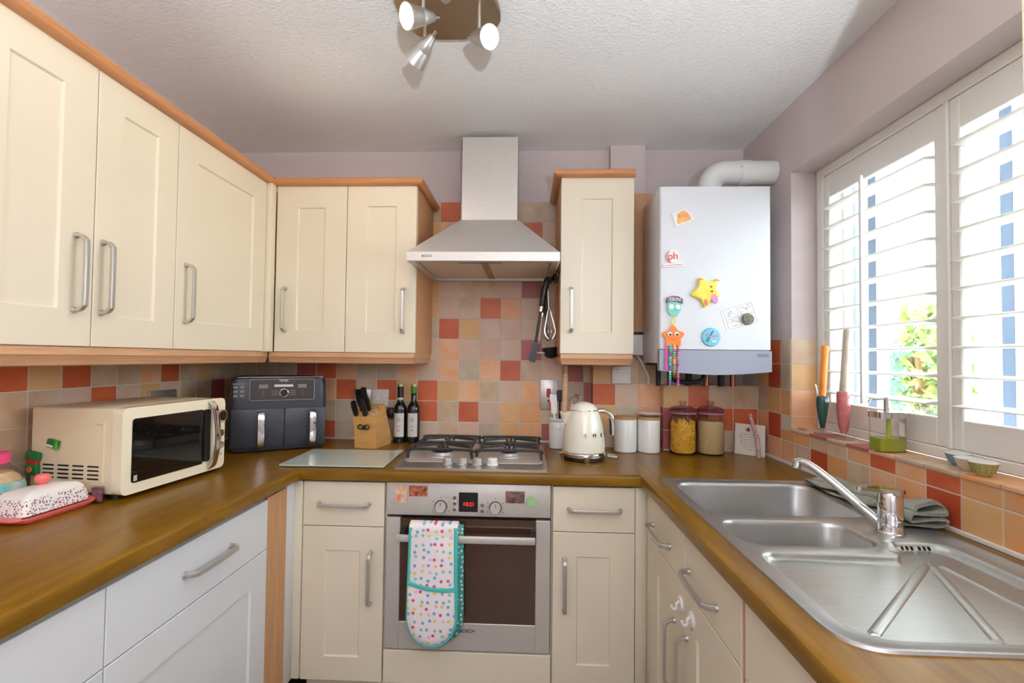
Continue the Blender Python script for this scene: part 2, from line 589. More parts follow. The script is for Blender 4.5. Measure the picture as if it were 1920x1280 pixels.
for r in range(3):
    for i in range(4):
        k = ['mtbb', 'dttt', 'dbbk'][r][i]
        tile(boxing2, ((bx2[i] + bx2[i + 1]) / 2, -0.15, (RZ2[r] + RZ2[r + 1]) / 2), bx2[i + 1] - bx2[i], RZ2[r] - RZ2[r + 1], k, BACK)
    tile(boxing2, (0.6246, -0.122, (RZ2[r] + RZ2[r + 1]) / 2), 0.05, RZ2[r] - RZ2[r + 1], 'mdd'[r], RIGHT)
for i in range(4):
    tile(boxing2, ((bx2[i] + bx2[i + 1]) / 2, -0.075, 1.2072), bx2[i + 1] - bx2[i], 0.148, 'b', UPW)

# window wall: splashback, reveal and sill tiles
bed(wall_right, XR + 0.0014, XR + 0.0062, -2.2, 0.0, 0.90, 1.046)
bed(wall_right, XR + 0.0014, XR + 0.0062, YREV, 0.0, 1.047, 1.412)
YR0 = -0.3452
RMAP = {3: 'ptbb', 4: 'brbb', 5: 'pmbb', 6: 'prmb'}
for r in (3, 4, 5, 6):
    z1, z0 = ROWS[r], ROWS[r + 1]
    for j, (y1, y0) in enumerate(((-0.151, -0.2427), (-0.2427, YR0), (YR0, YREV))):
        if r == 6 and j == 2:
            y0 = YR0 - Pt
            tile(wall_right, (XR, (y0 + y1) / 2, (z0 + 1.044) / 2), y1 - y0, 1.044 - z0, 'o', RIGHT)
            continue
        tile(wall_right, (XR, (y0 + y1) / 2, (z0 + z1) / 2), y1 - y0, z1 - z0, {3: 'btg', 4: 'mrg', 5: 'bmo', 6: 'prm'}[r][j], RIGHT)
A = 'obbptptoopbob'
Bq = 'prpbpprmobpob'
for k in range(1, 14):
    y1, y0 = YR0 - k * Pt, YR0 - (k + 1) * Pt
    tile(wall_right, (XR, (y0 + y1) / 2, (zr(6) + 1.044) / 2), Pt, 1.044 - zr(6), 'obbptptooopbo'[k - 1], RIGHT)
for k in range(-2, 14):
    y1, y0 = YR0 - k * Pt, YR0 - (k + 1) * Pt
    y1 = min(y1, -0.151)
    tile(wall_right, (XR, (y0 + y1) / 2, (zr(6) + 0.914) / 2), y1 - y0, zr(6) - 0.914, 'bppkrobpprmoobpo'[k + 2], RIGHT)
bed(wall_right, XR + 0.0014, 1.150, YREV - 0.0046, YREV + 0.002, 1.05, 1.412)
bed(wall_right, XR + 0.0014, 1.150, YWIN, YREV, 1.0465, 1.0548)
for r in (3, 4, 5, 6):
    z1 = ROWS[r] if r > 3 else 1.412
    z0 = max(ROWS[r + 1], 1.056)
    tile(wall_right, ((XR + 1.147) / 2, YREV - 0.006, (z0 + z1) / 2), 0.1, z1 - z0, 'bmpp'[r - 3], BACK)
for k in range(0, 12):
    y1, y0 = min(YR0 - k * Pt, YREV), max(YR0 - (k + 1) * Pt, YWIN)
    if y1 - y0 < 0.01: continue
    o = tile(wall_right, ((1.040 + 1.150) / 2, (y0 + y1) / 2, 1.056), 0.11, y1 - y0, 'pkdbdpbbopbp'[k], UPW)
    o.scale = (1, 1.5, 1)

# sealant line where worktop meets tiles
bm = B()
box(bm, -0.87, 0.31, -0.006, 0.0, 0.909, 0.919, 0.002, 1)
box(bm, XR - 0.008, XR, -2.0, -0.152, 0.909, 0.921, 0.002, 1)
box(bm, XL, XL + 0.006, -2.0, 0.0, 0.909, 0.919, 0.002, 1)
struct(obj('trim_1', bm, SEAL), 'white sealant strip along the worktop')

# ---- the window in its reveal: outer frame, dark bars, panes
win = struct(empty('window_1', (0, 0, 0)), 'white framed kitchen window behind the shutters')
bm = B()
wx0, wx1 = 1.235, 1.295
box(bm, 1.255, wx1, YREV - 0.02, YREV, 1.05, ZHEAD, 0.004, 1)
box(bm, wx0, wx1, YWIN, YWIN + 0.05, 1.05, ZHEAD, 0.004, 1)
box(bm, wx0, wx1, YWIN + 0.05, YREV - 0.02, ZHEAD - 0.05, ZHEAD, 0.004, 1)
box(bm, wx0, wx1, YWIN + 0.05, YREV - 0.02, 1.05, 1.10, 0.004, 1)
box(bm, 1.262, 1.270, -0.635, -0.586, 1.10, ZHEAD - 0.05)
box(bm, 1.262, 1.270, -1.13, -1.079, 1.10, ZHEAD - 0.05)
obj('window_frame', bm, UPVC, win)
obj('glazing_bar', box(B(), 1.261, 1.271, -0.586, -0.548, 1.10, ZHEAD - 0.05), GASKET, win, part_label='blue-grey glazing bar')
obj('glazing_bar', box(B(), 1.261, 1.271, -1.079, -1.046, 1.10, ZHEAD - 0.05), GASKET, win, part_label='blue-grey glazing bar')
obj('glazing_bar', box(B(), 1.261, 1.271, -0.471, -0.4675, 1.10, ZHEAD - 0.05), GASKET, win, part_label='thin grey seal')
for a, b_ in ((-0.548, -0.471), (-0.4675, -0.438), (-1.046, -0.635), (YWIN + 0.05, -1.13)):
    obj('pane', box(B(), 1.262, 1.268, a, b_, 1.10, ZHEAD - 0.05), PANE, win)
# ================================================================== cupboards
def door_bm(w, h, panel=True, stile=0.09, t=0.02):
    """front in the local xz plane facing -y, lower left corner at the origin"""
    bm = B()
    c = 0.0015
    def ring(i, y, a=0.0):
        return [(i, y, i), (w - i, y, i), (w - i, y, h - i), (i, y, h - i)]
    rings = [ring(0, t), ring(0, c), ring(c, 0)]
    if panel:
        rings += [ring(stile, 0), ring(stile + 0.004, 0.006), ]
    ring_faces(bm, rings)
    return bm

def handle_bm(L=0.195, vertical=True, proj=0.03):
    bm = B()
    h = L / 2
    pts = [(0, 0, -h + 0.006), (0, -proj * 0.55, -h + 0.007), (0, -proj * 0.9, -h + 0.017), (0, -proj, -h + 0.034),
           (0, -proj, h - 0.034), (0, -proj * 0.9, h - 0.017), (0, -proj * 0.55, h - 0.007), (0, 0, h - 0.006)]
    sec = rrect(-0.0065, 0.0065, -0.004, 0.004, 0.002, 2)
    if not vertical:
        pts = [(z, y, x) for x, y, z in pts]
        ref = (0, 0, 1)
    else:
        ref = (1, 0, 0)
    tube(bm, smooth_path(pts, 4), 1.0, sec=sec, ref=ref)
    for s in (-1, 1):
        p = (0, 0, s * (h - 0.006)) if vertical else (s * (h - 0.006), 0, 0)
        q = (p[0], -0.006, p[2])
        cyl(bm, p, q, 0.0085, 0.0075, 14)
    return bm

HM = {}
def handle(parent, x, z, vertical):
    if vertical not in HM:
        HM[vertical] = obj('handle', handle_bm(0.195, vertical), HANDLE, parent)
        o = HM[vertical]
    else:
        o = HM[vertical].copy(); COL.objects.link(o); o.parent = parent
    o.location = (x, 0, z)
    return o

def front(root, name, x0, x1, z0, z1, panel, m, hd=None, stile=0.09):
    g = 0.0015
    o = obj(name, door_bm(x1 - x0 - 2 * g, z1 - z0 - 2 * g, panel, stile), m, root, (x0 + g, 0, z0 + g))
    if hd:
        vert, hx, hz = hd
        handle(o, hx - x0, hz - z0, vert)
    return o

def cornice_bm(path, z):
    """rounded moulding swept along an open xy path (outer side to the left of travel negative y)"""
    bm = B()
    prof = [(-0.012, -0.002), (-0.020, 0.0), (-0.027, 0.008), (-0.030, 0.016), (-0.027, 0.024), (-0.018, 0.029), (0.01, 0.030), (0.01, -0.002)]
    return sweep_profile(bm, path, prof, z)

def pelmet_bm(path, z):
    bm = B()
    prof = [(0.004, 0.0), (0.004, -0.017), (0.001, -0.019), (0.004, -0.022), (0.012, -0.044), (0.020, -0.047), (0.026, -0.047), (0.026, 0.0)]
    return sweep_profile(bm, path, prof, z)

def sweep_profile(bm, path, prof, z):
    P = [Vector((p[0], p[1])) for p in path]
    n = len(P)
    rings = []
    for i in range(n):
        d0 = (P[i] - P[i - 1]).normalized() if i > 0 else (P[1] - P[0]).normalized()
        d1 = (P[i + 1] - P[i]).normalized() if i < n - 1 else d0
        n0, n1 = Vector((-d0.y, d0.x)), Vector((-d1.y, d1.x))      # inward side: left of travel
        nn = n0 + n1
        nn = nn / max(nn.dot(n0), 0.2)
        rings.append([(P[i].x + nn.x * a, P[i].y + nn.y * a, z + b_) for a, b_ in prof])
    ring_faces(bm, rings)
    return bm

ZB, ZD = 1.336, 2.052           # wall cupboard doors
def wall_cupboard(label, loc, rz, w, depth, fronts, body, cpath, ppath, zt=ZD, zb=ZB):
    r = thing('wall_cupboard', label, 'cupboard', (loc[0], loc[1], zb), rz, 'kitchen wall cupboards')
    h = zt - zb
    obj('carcass', box(B(), 0, w, 0.0205, depth, 0, h), body, r)
    for f in fronts:
        front(r, 'door', *f)
    if cpath:
        obj('cornice', cornice_bm(cpath, h), BEECHX, r)
    if ppath:
        obj('pelmet', pelmet_bm(ppath, 0), BEECHP, r)
    return r

h_ = ZD - ZB
# left run, facing +x: local x runs along world +y
XCL = -1.105
dpl = XCL - XL - 0.002
hz = 1.516 - ZB
c = wall_cupboard('cream double wall cupboard nearest the camera, above the snack jar', (XCL, -1.50, 0), PI / 2, 1.50 - 0.9125, dpl,
    [(0, 0.302, 0, h_ + 0.006, True, CREAM, (True, 0.25, hz), 0.088), (0.302, 0.5875, 0, h_, True, CREAM, (True, 0.325, hz), 0.08)],
    BEECH, [(0, 0), (0.5875, 0)], [(0, 0), (0.5875, 0)])
c = wall_cupboard('cream wide single-door wall cupboard in the left corner above the microwave', (XCL, -0.9125, 0), PI / 2, 0.9125 - 0.002, dpl,
    [(0, 0.5115, 0, h_, True, CREAM, (True, 0.042, hz), 0.09)],
    BEECH, [(0, 0), (0.5525, 0)], [(0, 0), (0.5525, 0)])
obj('corner_post', box(B(), 0.513, 0.551, -0.0215, 0.02, 0, h_, 0.003, 2), CREAM, c)
# back run, left of the hood
YC = -0.36
c = wall_cupboard('cream two-door wall cupboard on the back wall left of the hood', (-1.083, YC, 0), 0, 0.61, 0.356,
    [(0, 0.308, 0, h_, True, CREAM, (True, 0.046, hz), 0.093), (0.308, 0.61, 0, h_, True, CREAM, (True, 0.557, hz), 0.087)],
    BEECH, [(-0.022, 0), (0.61, 0), (0.61, 0.356)], [(-0.022, 0), (0.61, 0), (0.61, 0.356)])
# single cupboard right of the hood
zt4 = 2.084
c = wall_cupboard('cream single-door wall cupboard between the hood and the boiler', (0.137, YC, 0), 0, 0.307, 0.356,
    [(0, 0.307, 0, zt4 - 1.341, True, CREAM, (True, 0.045, 1.524 - 1.341), 0.088)],
    BEECH, [(0, 0.356), (0, 0), (0.307, 0)], [(0, 0.356), (0, 0), (0.307, 0), (0.307, 0.2)], zt=zt4, zb=1.341)
obj('filler_panel', box(B(), 0.309, 0.431, 0.20, 0.216, 0.105, zt4 - 1.341), BEECH, c)
# cupboard at the very right edge, only the far edge of its door in view
c = wall_cupboard('white-edged wall cupboard at the far right edge of the photo', (0.752, -1.617, 0), -PI / 2, 0.6, XR - 0.752 - 0.008,
    [(0, 0.6, 0, h_, True, CREAM, (True, 0.55, hz), 0.09)], WHITEP, None, None)

# ------------------------------------------------------------------ base units
ZP, ZDR, ZTB = 0.148, 0.702, 0.864
def base_unit(label, loc, rz, w, depth, fronts, ztop=ZTB):
    r = thing('base_cupboard', label, 'cupboard', (loc[0], loc[1], 0), rz, 'kitchen base cupboards')
    obj('carcass', box(B(), 0, w, 0.0205, depth, ZP, ztop), CREAMB, r)
    obj('plinth', box(B(), 0, w, 0.06, 0.076, 0.0, ZP), CREAMB, r)
    for f in fronts:
        front(r, *f)
    return r
YB = -0.632
hz2 = 0.782
u = base_unit('cream drawer-and-door base cupboard left of the oven', (-0.812, YB, 0), 0, 0.302, 0.62,
    [('drawer', 0, 0.302, ZDR, ZTB, False, CREAMB, (False, 0.152, hz2)), ('door', 0, 0.302, ZP, ZDR, True, CREAMB, (True, 0.253, 0.519), 0.085)])
obj('corner_post', box(B(), -0.052, -0.002, 0.0, 0.05, ZP, ZTB, 0.006, 2), CREAMB, u)
obj('corner_return', box(B(), -0.052, -0.030, -0.072, 0.002, ZP, ZTB, 0.004, 2), WHITE_LIT, u)  # window-facing side, its light put into a whiter colour
u = base_unit('cream drawer-and-door base cupboard right of the oven', (0.0985, YB, 0), 0, 0.293, 0.62,
    [('drawer', 0, 0.293, ZDR, ZTB, False, CREAMB, (False, 0.148, hz2)), ('door', 0, 0.293, ZP, ZDR, True, CREAMB, (True, 0.042, 0.514), 0.085)])
obj('corner_post', box(B(), 0.294, 0.336, 0.004, 0.05, ZP, ZTB, 0.003, 2), CREAMB, u)
# right run facing -x: local x runs along world -y
XB = 0.428
u = base_unit('cream sink base cupboard with two drawers and two doors', (XB, -0.70, 0), -PI / 2, 0.70, 0.60,
    [('drawer', 0, 0.355, ZDR + 0.012, ZTB, False, CREAMB, (False, 0.13, hz2 - 0.012)),
     ('drawer', 0.355, 0.695, ZDR + 0.012, ZTB, False, CREAMB, (False, 0.48, hz2 - 0.012)),
     ('door', 0, 0.355, ZP, ZDR + 0.012, True, CREAMB, (True, 0.27, 0.49), 0.085),
     ('door', 0.355, 0.695, ZP, ZDR + 0.012, True, CREAMB, (True, 0.375, 0.50), 0.085)], ztop=0.70)
obj('corner_post', box(B(), -0.067, -0.001, 0.004, 0.05, ZP, ZTB, 0.003, 2), CREAMB, u)
obj('end_strip', box(B(), 0.697, 0.705, 0.003, 0.05, ZP, ZTB), BEECH, u)
u = base_unit('cream base cupboard nearest the camera under the draining board', (XB, -1.408, 0), -PI / 2, 0.6, 0.60,
    [('drawer', 0, 0.6, ZDR + 0.003, ZTB, False, CREAMB, (False, 0.42, hz2)), ('door', 0, 0.6, ZP, ZDR + 0.003, True, CREAMB, None, 0.085)])
# left run facing +x
XBL = -0.832
u = base_unit('window-lit white drawer-and-door base cupboard under the microwave', (XBL, -1.435, 0), PI / 2, 0.60, 0.60,
    [('drawer', 0, 0.60, ZDR - 0.006, ZTB - 0.008, False, WHITE_LIT, (False, 0.31, 0.78)), ('door', 0, 0.60, ZP, ZDR - 0.006, True, WHITE_LIT, None, 0.085)])
obj('end_panel', box(B(), 0.602, 0.73, 0.004, 0.022, ZP, ZTB - 0.006), BEECH, u)
u = base_unit('window-lit white drawer base cupboard at the near left end of the worktop', (XBL, -2.035, 0), PI / 2, 0.60, 0.60,
    [('drawer', 0, 0.60, ZDR - 0.006, ZTB - 0.008, False, WHITE_LIT, (False, 0.30, 0.78)), ('drawer', 0, 0.60, 0.43, ZDR - 0.006, False, WHITE_LIT, (False, 0.30, 0.56)),
     ('drawer', 0, 0.60, ZP, 0.43, False, WHITE_LIT, (False, 0.30, 0.29))])
# oven housing with the panel under the oven
u = thing('oven_housing', 'cream oven housing with the plain panel below the oven', 'cupboard', (-0.510, YB, 0))
bm = B()
box(bm, 0.0, 0.004, 0.021, 0.62, ZP, ZTB); box(bm, 0.604, 0.608, 0.021, 0.62, ZP, ZTB); box(bm, 0.004, 0.604, 0.021, 0.62, 0.245, 0.262)
obj('carcass', bm, CREAMB, u)
front(u, 'panel', 0.002, 0.606, ZP, 0.266, False, CREAMB)
obj('plinth', box(B(), 0, 0.608, 0.06, 0.076, 0, ZP), CREAMB, u)

# little white stick-on hooks on the sink cupboard doors
for i, (y, z, lb) in enumerate(((-1.024, 0.655, 'white stick-on hook on the farther sink cupboard door'), (-1.113, 0.660, 'white stick-on hook on the nearer sink cupboard door'))):
    r = thing('adhesive_hook', lb, 'hook', (XB, y, z), -PI / 2, 'white stick-on hooks')
    obj('backing', cyl(B(), (0, 0, 0), (0, -0.006, 0), 0.021, 0.019, 20), WHITEP, r)
    obj('peg', tube(B(), smooth_path([(0, -0.004, 0.008), (0, -0.012, 0.0), (0, -0.013, -0.012), (0, -0.022, -0.014), (0, -0.026, -0.004)], 4), 0.004, 8), WHITEP, r)

# ------------------------------------------------------------------ worktops
ZW = 0.91
def edge_prof(sign):
    # nosing outline: (offset from the front edge inwards, z)
    return [(0.03, ZW), (0.006, ZW), (0.002, ZW - 0.002), (0.0, ZW - 0.007), (0.0, ZW - 0.031), (0.002, ZW - 0.036), (0.006, ZW - 0.038), (0.03, ZW - 0.038)]
XWL, XWR, YWB = -0.812, 0.406, -0.656
# left run
bm = B()
prism(bm, [(XL + 0.001, ZW - 0.038), (XL + 0.001, ZW)] + [(XWL - a, z) for a, z in edge_prof(1)], -2.04, YWB - 0.0005, 'xz')
prism(bm, [(XL + 0.001, YWB), (XWL - 0.03, YWB), (XL + 0.001, -0.001)], ZW - 0.038, ZW, 'xy')
tag(obj('worktop', bm, WORKY), 'oak-look worktop run on the left carrying the microwave', 'worktop', 'oak-look worktops')
# back run
bm = B()
prism(bm, [(YWB + a, z) for a, z in edge_prof(1)] + [(-0.0075, ZW - 0.038), (-0.0075, ZW)][::1], XWL - 0.0285, XWR + 0.0, 'yz')
prism(bm, [(XWL - 0.0285, YWB + 0.002), (XWL - 0.0285, -0.0075), (XL + 0.004, -0.0075)], ZW - 0.038, ZW - 0.0002, 'xy')
tag(obj('worktop', bm, WORKX), 'oak-look worktop run along the back wall under the hob', 'worktop', 'oak-look worktops')
# right run with the sink cut-out
SX0, SX1, SY0, SY1 = 0.475, 0.985, -1.645, -0.70
bm = B()
xe = XR - 0.009
prism(bm, [(XWR + a, z) for a, z in edge_prof(1)] + [(SX0, ZW - 0.038), (SX0, ZW)], -2.04, YWB + 0.0, 'xz')
box(bm, SX0, xe, SY1, -0.151, ZW - 0.038, ZW)
box(bm, XWR + 0.0005, SX0, YWB, -0.151, ZW - 0.038, ZW)
box(bm, SX1, xe, SY0, SY1, ZW - 0.038, ZW)
box(bm, SX0, xe, -2.04, SY0, ZW - 0.038, ZW)
tag(obj('worktop', bm, WORKY), 'oak-look worktop run on the right around the sink', 'worktop', 'oak-look worktops')

# ================================================================== sink and tap
sink = thing('kitchen_sink', 'stainless steel one-and-a-half bowl sink with draining board', 'sink', (0, 0, ZW))
zt = 0.004
outer = rounded([(0.458, -1.664), (1.004, -1.664), (1.004, -0.684), (0.458, -0.684)], [0.075, 0.06, 0.03, 0.03], 8)
b1 = rounded([(0.488, -1.062), (0.925, -1.062), (0.942, -0.722), (0.488, -0.722)], 0.075, 9)
b2 = rrect(0.488, 0.805, -1.272, -1.098, 0.062, 9)
dr = rounded([(0.492, -1.635), (0.950, -1.635), (0.950, -1.228), (0.835, -1.228), (0.80, -1.308), (0.492, -1.308)], [0.07, 0.05, 0.05, 0.03, 0.03, 0.045], 7)
bm = B()
def loop(poly, z):
    vs_ = [bm.verts.new((x, y, z)) for x, y in poly]
    return vs_
def edges_of(vs_):
    return [bm.edges.new((vs_[i], vs_[(i + 1) % len(vs_)])) for i in range(len(vs_))]
def skin(a, b_):
    n = len(a)
    for i in range(n):
        bm.faces.new((a[i], a[(i + 1) % n], b_[(i + 1) % n], b_[i]))
tops = []
o0 = loop(outer, 0.0); o1 = loop(scaled(outer, 0.002), 0.0045); o2 = loop(scaled(outer, 0.010), 0.0045); o3 = loop(scaled(outer, 0.014), zt - 0.002)
skin(o0, o1); skin(o1, o2); skin(o2, o3)
E_ = []
e = [bm.edges.get((o3[i], o3[(i + 1) % len(o3)])) for i in range(len(o3))]
E_ += e
def bowl(poly, depth, wall, floorr):
    l0 = loop(poly, zt - 0.002)
    steps = [(0.003, -0.0005), (0.007, -0.004), (0.010, -0.012), (wall, -depth + 0.03), (wall + 0.012, -depth + 0.008), (wall + floorr, -depth)]
    prev = l0
    for s, z in steps:
        cur = loop(scaled(poly, s), z + zt - 0.002)
        skin(prev, cur); prev = cur
    bm.faces.new(prev)
    return [bm.edges.get((l0[i], l0[(i + 1) % len(l0)])) for i in range(len(l0))]
E_ += bowl(b1, 0.17, 0.022, 0.035)
E_ += bowl(b2, 0.11, 0.016, 0.03)
l0 = loop(dr, zt - 0.002)
prev = l0
for s, z in ((0.004, -0.001), (0.009, -0.006), (0.013, -0.012), (0.020, -0.0145), (0.028, -0.015)):
    cur = loop(scaled(dr, s), z + zt - 0.002); skin(prev, cur); prev = cur
bm.faces.new(prev)
E_ += [bm.edges.get((l0[i], l0[(i + 1) % len(l0)])) for i in range(len(l0))]
bmesh.ops.triangle_fill(bm, use_beauty=True, use_dissolve=False, edges=E_)
bm.faces.ensure_lookup_table()
obj('basin', bm, STEELX, sink, sharp=50)
zd = -0.0134
for a, b_ in (((0.835, -1.325), (0.545, -1.59)), ((0.848, -1.328), (0.722, -1.60)), ((0.868, -1.328), (0.862, -1.60))):
    bm = B()
    tube(bm, smooth_path([(a[0], a[1], zd), (a[0] * .9 + b_[0] * .1, a[1] * .9 + b_[1] * .1, zd), (a[0] * .1 + b_[0] * .9, a[1] * .1 + b_[1] * .9, zd), (b_[0], b_[1], zd)], 4),
         1.0, sec=[(0.0042 * math.cos(2 * PI * i / 12), 0.0095 * math.sin(2 * PI * i / 12)) for i in range(12)], ref=(0, 0, 1))
    obj('drainer_rib', bm, STEELX, sink)
for i in range(6):
    x = 0.848 + i * 0.0105 + (0.006 if i > 2 else 0)
    obj('overflow_slot', prism(B(), rounded([(x, 0), (x + 0.0045, 0), (x + 0.001, 0.008), (x - 0.0035, 0.008)], 0.001, 2), -1.2505, -1.2475, 'xz'), DARK, sink, (0, 0.004, -0.0105))
for cx_, cy_, z_ in ((0.70, -0.88, -0.1685), (0.645, -1.185, -0.1085)):
    obj('waste', lathe(B(), [(0.036, 0), (0.036, 0.002), (0.028, 0.001), (0.0, 0.0)], 24, cx_, cy_), CHROME, sink, (0, 0, z_))

tap = thing('mixer_tap', 'chrome single-lever mixer tap with a long swivel spout', 'tap', (0.874, -1.176, ZW + zt - 0.002))
obj('body', lathe(B(), [(0.029, 0), (0.029, 0.004), (0.0265, 0.006), (0.0255, 0.008), (0.0255, 0.034), (0.0245, 0.035), (0.0245, 0.037), (0.0255, 0.038), (0.025, 0.094), (0.0225, 0.099), (0.0, 0.1)], 32), CHROME, tap)
dx, dy = 0.755 - 0.874, -1.0 + 1.176
L_ = math.hypot(dx, dy); ux, uy = dx / L_, dy / L_
pts = [(ux * 0.018, uy * 0.018, 0.016), (ux * 0.05, uy * 0.05, 0.040), (ux * 0.12, uy * 0.12, 0.090), (ux * 0.17, uy * 0.17, 0.122), (ux * 0.20, uy * 0.20, 0.133), (ux * 0.217, uy * 0.217, 0.130)]
sp_ = smooth_path(pts, 6)
obj('spout', tube(B(), sp_, [0.0115 - 0.0025 * i / len(sp_) for i in range(len(sp_))], 14), CHROME, tap)
e_ = sp_[-1]
obj('aerator', cyl(B(), (e_.x - ux * 0.004, e_.y - uy * 0.004, e_.z + 0.004), (e_.x, e_.y, e_.z - 0.016), 0.0115, 0.0115, 18), CHROME, tap)
bm = B()
prism(bm, rounded([(-0.085, -0.006), (-0.03, -0.014), (0.0, -0.026), (0.024, -0.012), (0.024, 0.012), (0.0, 0.026), (-0.03, 0.014), (-0.085, 0.006)], 0.008, 4), 0.098, 0.107, 'xy')
lv = obj('lever', bm, CHROME, tap)
lv.rotation_euler = (0, rad(3), rad(2))
# ================================================================== oven, hob, hood, boiler
ov = thing('built_in_oven', 'stainless steel built-in electric oven with a dark glass door', 'oven', (-0.5038, -0.6305, 0.2700))
W_, Hh = 0.595, 0.595
obj('body', box(B(), 0.006, W_ - 0.006, 0.024, 0.55, 0.0, Hh - 0.006), BLACKM, ov)
zs = 0.478
panel = obj('control_panel', box(B(), 0, W_, 0.0, 0.022, zs, Hh, 0.003, 2), STEEL, ov)
bm = B()
dz1 = zs - 0.010
# door frame of steel around the glass
box(bm, 0.0, 0.052, 0.0, 0.022, 0.0, dz1, 0.002, 1)
box(bm, W_ - 0.052, W_, 0.0, 0.022, 0.0, dz1, 0.002, 1)
box(bm, 0.052, W_ - 0.052, 0.0, 0.022, 0.0, 0.098, 0.002, 1)
dor = obj('door', bm, STEEL, ov)
obj('door_glass', box(B(), 0.052, W_ - 0.052, 0.0015, 0.02, 0.098, dz1), OVGLASS, dor)
text('maker_name', 'BOSCH', 0.017, mat('print_dark', (48, 46, 46), 0.5), dor, (0.300, -0.0008, 0.071), FACE_CAM)
hb = obj('door_handle', box(B(), 0.030, 0.520, -0.052, -0.042, 0.400, 0.425, 0.003, 2), STEEL, ov)
hb.location = (0.02, 0, 0)
for x in (0.040, 0.505):
    obj('handle_bracket', prism(B(), rounded([(0.0015, 0.405), (0.0015, 0.438), (-0.016, 0.436), (-0.046, 0.424), (-0.046, 0.405)], 0.006, 3), x, x + 0.016, 'yz'), BLACK, hb, (0, 0, 0))
obj('display', box(B(), 0.264, 0.333, -0.0015, 0.004, 0.495, 0.564), BLACK, panel)
text('clock_digits', '10:21', 0.019, REDLED, panel, (0.300, -0.0022, 0.522), FACE_CAM, 0.0003)
for x, up_ in ((0.199, False), (0.3965, True)):
    k = obj('dial', cyl(B(), (0, 0, 0), (0, -0.017, 0), 0.0205, 0.0185, 28), STEEL, panel, (x, 0.001, 0.512))
    obj('dial_ring', cyl(B(), (0, 0.0005, 0), (0, -0.004, 0), 0.0225, 0.0225, 28), BLACK, k)
    obj('pointer', box(B(), -0.001, 0.001, -0.0178, -0.0165, 0.006, 0.016), BLACK, k)
for x, z in ((0.249, 0.545), (0.249, 0.524), (0.249, 0.503), (0.349, 0.520), (0.349, 0.499)):
    obj('button', cyl(B(), (x, 0.001, z), (x, -0.005, z), 0.007, 0.006, 16), CHROME, panel)
bm = B()
for x in (0.199, 0.3965):
    for a in range(6):
        t = rad(30 + a * 60)
        box(bm, x + 0.033 * math.cos(t) - 0.0014, x + 0.033 * math.cos(t) + 0.0014, -0.0006, 0.0, 0.512 + 0.033 * math.sin(t) - 0.0014, 0.512 + 0.033 * math.sin(t) + 0.0014)
obj('dial_marks', bm, MATS['print_dark'], panel)

# ---- hob
hob = thing('gas_hob', 'stainless steel four-burner gas hob with black pan supports', 'hob', (-0.49, -0.616, ZW))
HWd, HDp = 0.57, 0.51
obj('top_plate', prism(B(), rrect(0, HWd, 0, HDp, 0.012, 4), 0.0, 0.006, 'xy'), STEELX, hob)
obj('well', prism(B(), rrect(0.015, HWd - 0.015, 0.10, HDp - 0.02, 0.03, 5), 0.006, 0.0072, 'xy'), STEEL, hob)
BRN = [(0.147, 0.235, 0.050), (0.147, 0.410, 0.038), (0.423, 0.235, 0.040), (0.423, 0.410, 0.044)]
for x, y, r in BRN:
    b_ = obj('burner', lathe(B(), [(r + 0.014, 0), (r + 0.012, 0.004), (r, 0.006), (r - 0.002, 0.016), (r - 0.008, 0.018), (0.0, 0.018)], 32), STEEL, hob, (x, y, 0.007))
    obj('burner_cap', lathe(B(), [(r - 0.004, 0), (r - 0.003, 0.004), (r - 0.008, 0.007), (0.0, 0.008)], 32), IRON, b_, (0, 0, 0.018))
def grate(x0, x1):
    bm = B()
    y0, y1, z = 0.160, 0.49, 0.043
    sec = rrect(-0.006, 0.006, -0.0052, 0.0052, 0.002, 2)
    for y in (y0, y1):
        pts = [(x0, y, 0.008), (x0 + 0.003, y, z - 0.012), (x0 + 0.014, y, z), (x1 - 0.014, y, z), (x1 - 0.003, y, z - 0.012), (x1, y, 0.008)]
        tube(bm, smooth_path(pts, 4), 1.0, sec=sec, ref=(0, 1, 0))
    for x in (x0 + 0.012, x1 - 0.012):
        tube(bm, [(x, y0, z - 0.002), (x, y1, z - 0.002)], 1.0, sec=sec, ref=(0, 0, 1))
    ym = (y0 + y1) / 2
    tube(bm, [(x0 + 0.012, ym, z - 0.002), (x1 - 0.012, ym, z - 0.002)], 1.0, sec=sec, ref=(0, 0, 1))
    xm = (x0 + x1) / 2
    for bx_, by_ in ((xm, 0.235), (xm, 0.410)):
        for dx_, dy_ in ((1, 0), (-1, 0), (0, 1), (0, -1)):
            ex = x1 - 0.012 if dx_ > 0 else x0 + 0.012 if dx_ < 0 else bx_
            ey = (y1 if by_ > 0.3 else ym) if dy_ > 0 else (ym if by_ > 0.3 else y0) if dy_ < 0 else by_
            tube(bm, smooth_path([(ex, ey, z - 0.001), (ex * .5 + bx_ * .5, ey * .5 + by_ * .5, z + 0.004), (bx_ + dx_ * 0.022, by_ + dy_ * 0.022, z + 0.007), (bx_ + dx_ * 0.018, by_ + dy_ * 0.018, z - 0.004)], 3), 1.0, sec=sec, ref=(dy_, dx_, 0.2))
    return bm
obj('pan_support', grate(0.018, 0.276), IRON, hob)
obj('pan_support', grate(0.294, 0.552), IRON, hob)
for i, x in enumerate((0.196, 0.252, 0.309, 0.365)):
    k = obj('knob', lathe(B(), [(0.021, 0), (0.022, 0.003), (0.0195, 0.006), (0.0185, 0.024), (0.016, 0.027), (0.0, 0.0275)], 28), CERAM if i == 3 else HANDLE, hob, (x, 0.062, 0.006))  # last knob white for the light falling on it

